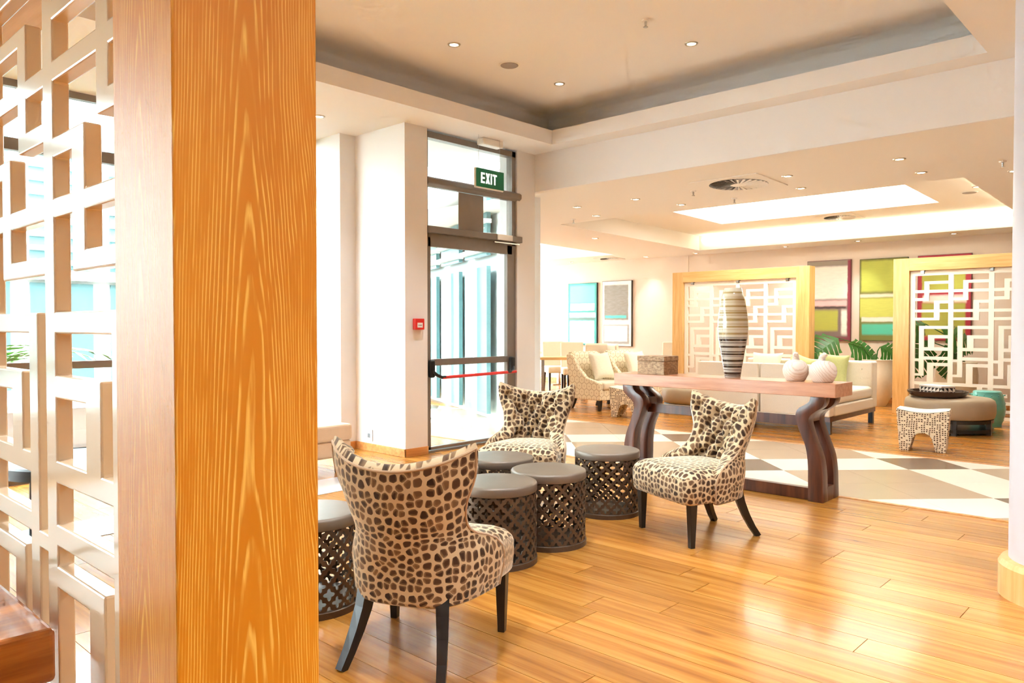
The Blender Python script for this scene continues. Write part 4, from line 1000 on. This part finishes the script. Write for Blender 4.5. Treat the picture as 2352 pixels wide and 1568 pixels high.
for x, y, z, lb in ((.9, -.9, 3.42, 'added unseen downlight in the near soffit behind the camera, first of the row'), (2.6, -.6, 3.42, 'added unseen downlight in the near soffit right of the camera, second of the row'), (4.3, -.7, 3.42, 'added unseen downlight in the near soffit beside the white column'),
                    (1.6, 2.4, 3.86, 'added unseen downlight in the raised ceiling above the wooden post'), (6.0, -.9, 3.42, 'added unseen downlight in the near soffit beyond the white column')):
    downlight((x, y, z), lb, 'added downlights above the view', LAMP_NEAR, 130)  # unseen wide lamps added to brighten the area round the camera
downlight((-1.2, .7, 3.42), 'added unseen downlight in the near soffit above the brown desk', 'added downlights above the view', 40, 130)  # unseen lamp added to lift the dim desk and left side
downlight((4.238, 6.559, 3.42), 'recessed downlight in the low soffit just right of the wooden post', 'soffit downlights', 20)
P1 = [(7.91, 2.29), (7.98, 3.42), (8.67, 2.3), (8.71, 3.57), (8.11, 5.43), (8.11, 6.36), (8.81, 5.19), (8.85, 6.59), (9.17, 1.57), (10.83, 8.09), (13.83, 4.66), (13.78, 3.17), (13.88, 5.98), (13.9, 7.85), (13.9, 9.03), (13.9, 11.06)]
L1 = ['largest downlight beyond the beam, nearest the column', 'downlight right of the big ceiling vent in the first row beyond the beam', 'second downlight from the column, behind the largest one', 'downlight right of the big ceiling vent in the second row', 'downlight in the first row left of the big ceiling vent', 'downlight in the first row nearest the door pier', 'downlight in the second row left of the ceiling vent', 'downlight in the second row nearest the door pier',
      'downlight cut by the edge of the white column', 'downlight left of the glowing ceiling recess', 'downlight above the lime painting by the back wall', 'downlight above the red bordered painting by the back wall', 'downlight above the left lattice screen by the back wall', 'downlight above the bark box by the back wall', 'downlight above the grey painting by the back wall', 'downlight above the turquoise painting by the back wall']
for (x, y), lb in zip(P1, L1): downlight((x, y, zc(x)), lb, 'downlights in the back room', LAMP_ROOM)
for (x, y), lb in zip([(10.05, 2.35), (11.4, 2.36)], ['downlight inside the ceiling recess nearest the column', 'further downlight inside the ceiling recess above the round ottoman']): downlight((x, y, zc(x) + .28), lb, 'downlights in the ceiling recess', LAMP_ROOM * .6)
def sprinkler(loc, lb):
    t = thing('sprinkler', loc, 0, lb, 'sprinkler', 'ceiling sprinklers')
    MB().lathe([(.003, 0), (.035, 0), (.03, -.012), (.003, -.014)], 16).build('escutcheon', m_white, t, smooth=35); MB().lathe([(.003, -.012), (.011, -.012), (.009, -.05), (.003, -.05)], 10).build('body', m_chrome, t); MB().lathe([(.003, -.06), (.02, -.06), (.02, -.056), (.003, -.056)], 14).build('deflector', m_chrome, t); MB().tube([(.012, 0, -.03), (.012, 0, -.057)], .003, 5).build('arm', m_chrome, t)
sprinkler((5.362, 3.499, 3.86), 'sprinkler head in the raised ceiling')
for (x, y), lb in zip([(8.08, 4.6), (8.82, 4.45), (8.62, 1.57), (8.9, 7.05)], ['sprinkler left of the big ceiling vent', 'sprinkler just below the big ceiling vent', 'sprinkler near the white column', 'sprinkler nearest the door pier beyond the beam']): sprinkler((x, y, zc(x)), lb)
def speaker(loc, lb):
    t = thing('ceiling_speaker', loc, 0, lb, 'speaker', 'round ceiling speakers'); MB().lathe([(.002, -.012), (.08, -.012), (.086, -.008), (.086, -.001), (.002, -.001)], 32).build('grille', m_grille, t); MB().lathe([(.085, -.006), (.105, -.002), (.105, 0), (.085, 0)], 32).build('rim', m_white, t, smooth=35)
speaker((5.383, 5.054, 3.86), 'round speaker grille in the raised ceiling'); speaker((11.75, 2.52, zc(11.75) + .28), 'round speaker grille in the glowing ceiling recess')
def diffuser(loc, s_, lb):
    t = thing('air_diffuser', loc, 0, lb, 'vent', 'square swirl diffusers')
    MB().box(-s_ / 2, s_ / 2, -s_ / 2, s_ / 2, -.012, 0).build('plate', m_ceil2, t, bevel=.003)
    MB().lathe([(.02, -.013), (s_ * .40, -.013), (s_ * .40, -.0125), (.02, -.0125)], 40).build('throat', m_gloss_dark, t); MB().lathe([(.002, -.02), (s_ * .11, -.02), (s_ * .11, -.0125), (.002, -.0125)], 24).build('hub', m_white, t)
    vane = MB().box(s_ * .11, s_ * .40, -.003, .003, -.001, .0).add([(s_ * .11, -.006, -.004), (s_ * .40, -.020, -.004), (s_ * .40, .010, -.012), (s_ * .11, .003, -.012)], [(0, 1, 2, 3)]).mesh('vane', m_white, fix=False)
    for k in range(28): link('vane', vane, t, (0, 0, -.014), 2 * pi * k / 28)
    t.rotation_euler = (0, .0207, 0); return t
diffuser((8.02, 4.0, zc(8.02)), .8, 'big square swirl vent in the ceiling just beyond the beam'); diffuser((12.79, 4.6, zc(12.79) + .28), .6, 'square swirl vent inside the glowing ceiling recess'); diffuser((13.72, 9.87, zc(13.72)), .5, 'small square swirl vent in the ceiling far left by the back wall')
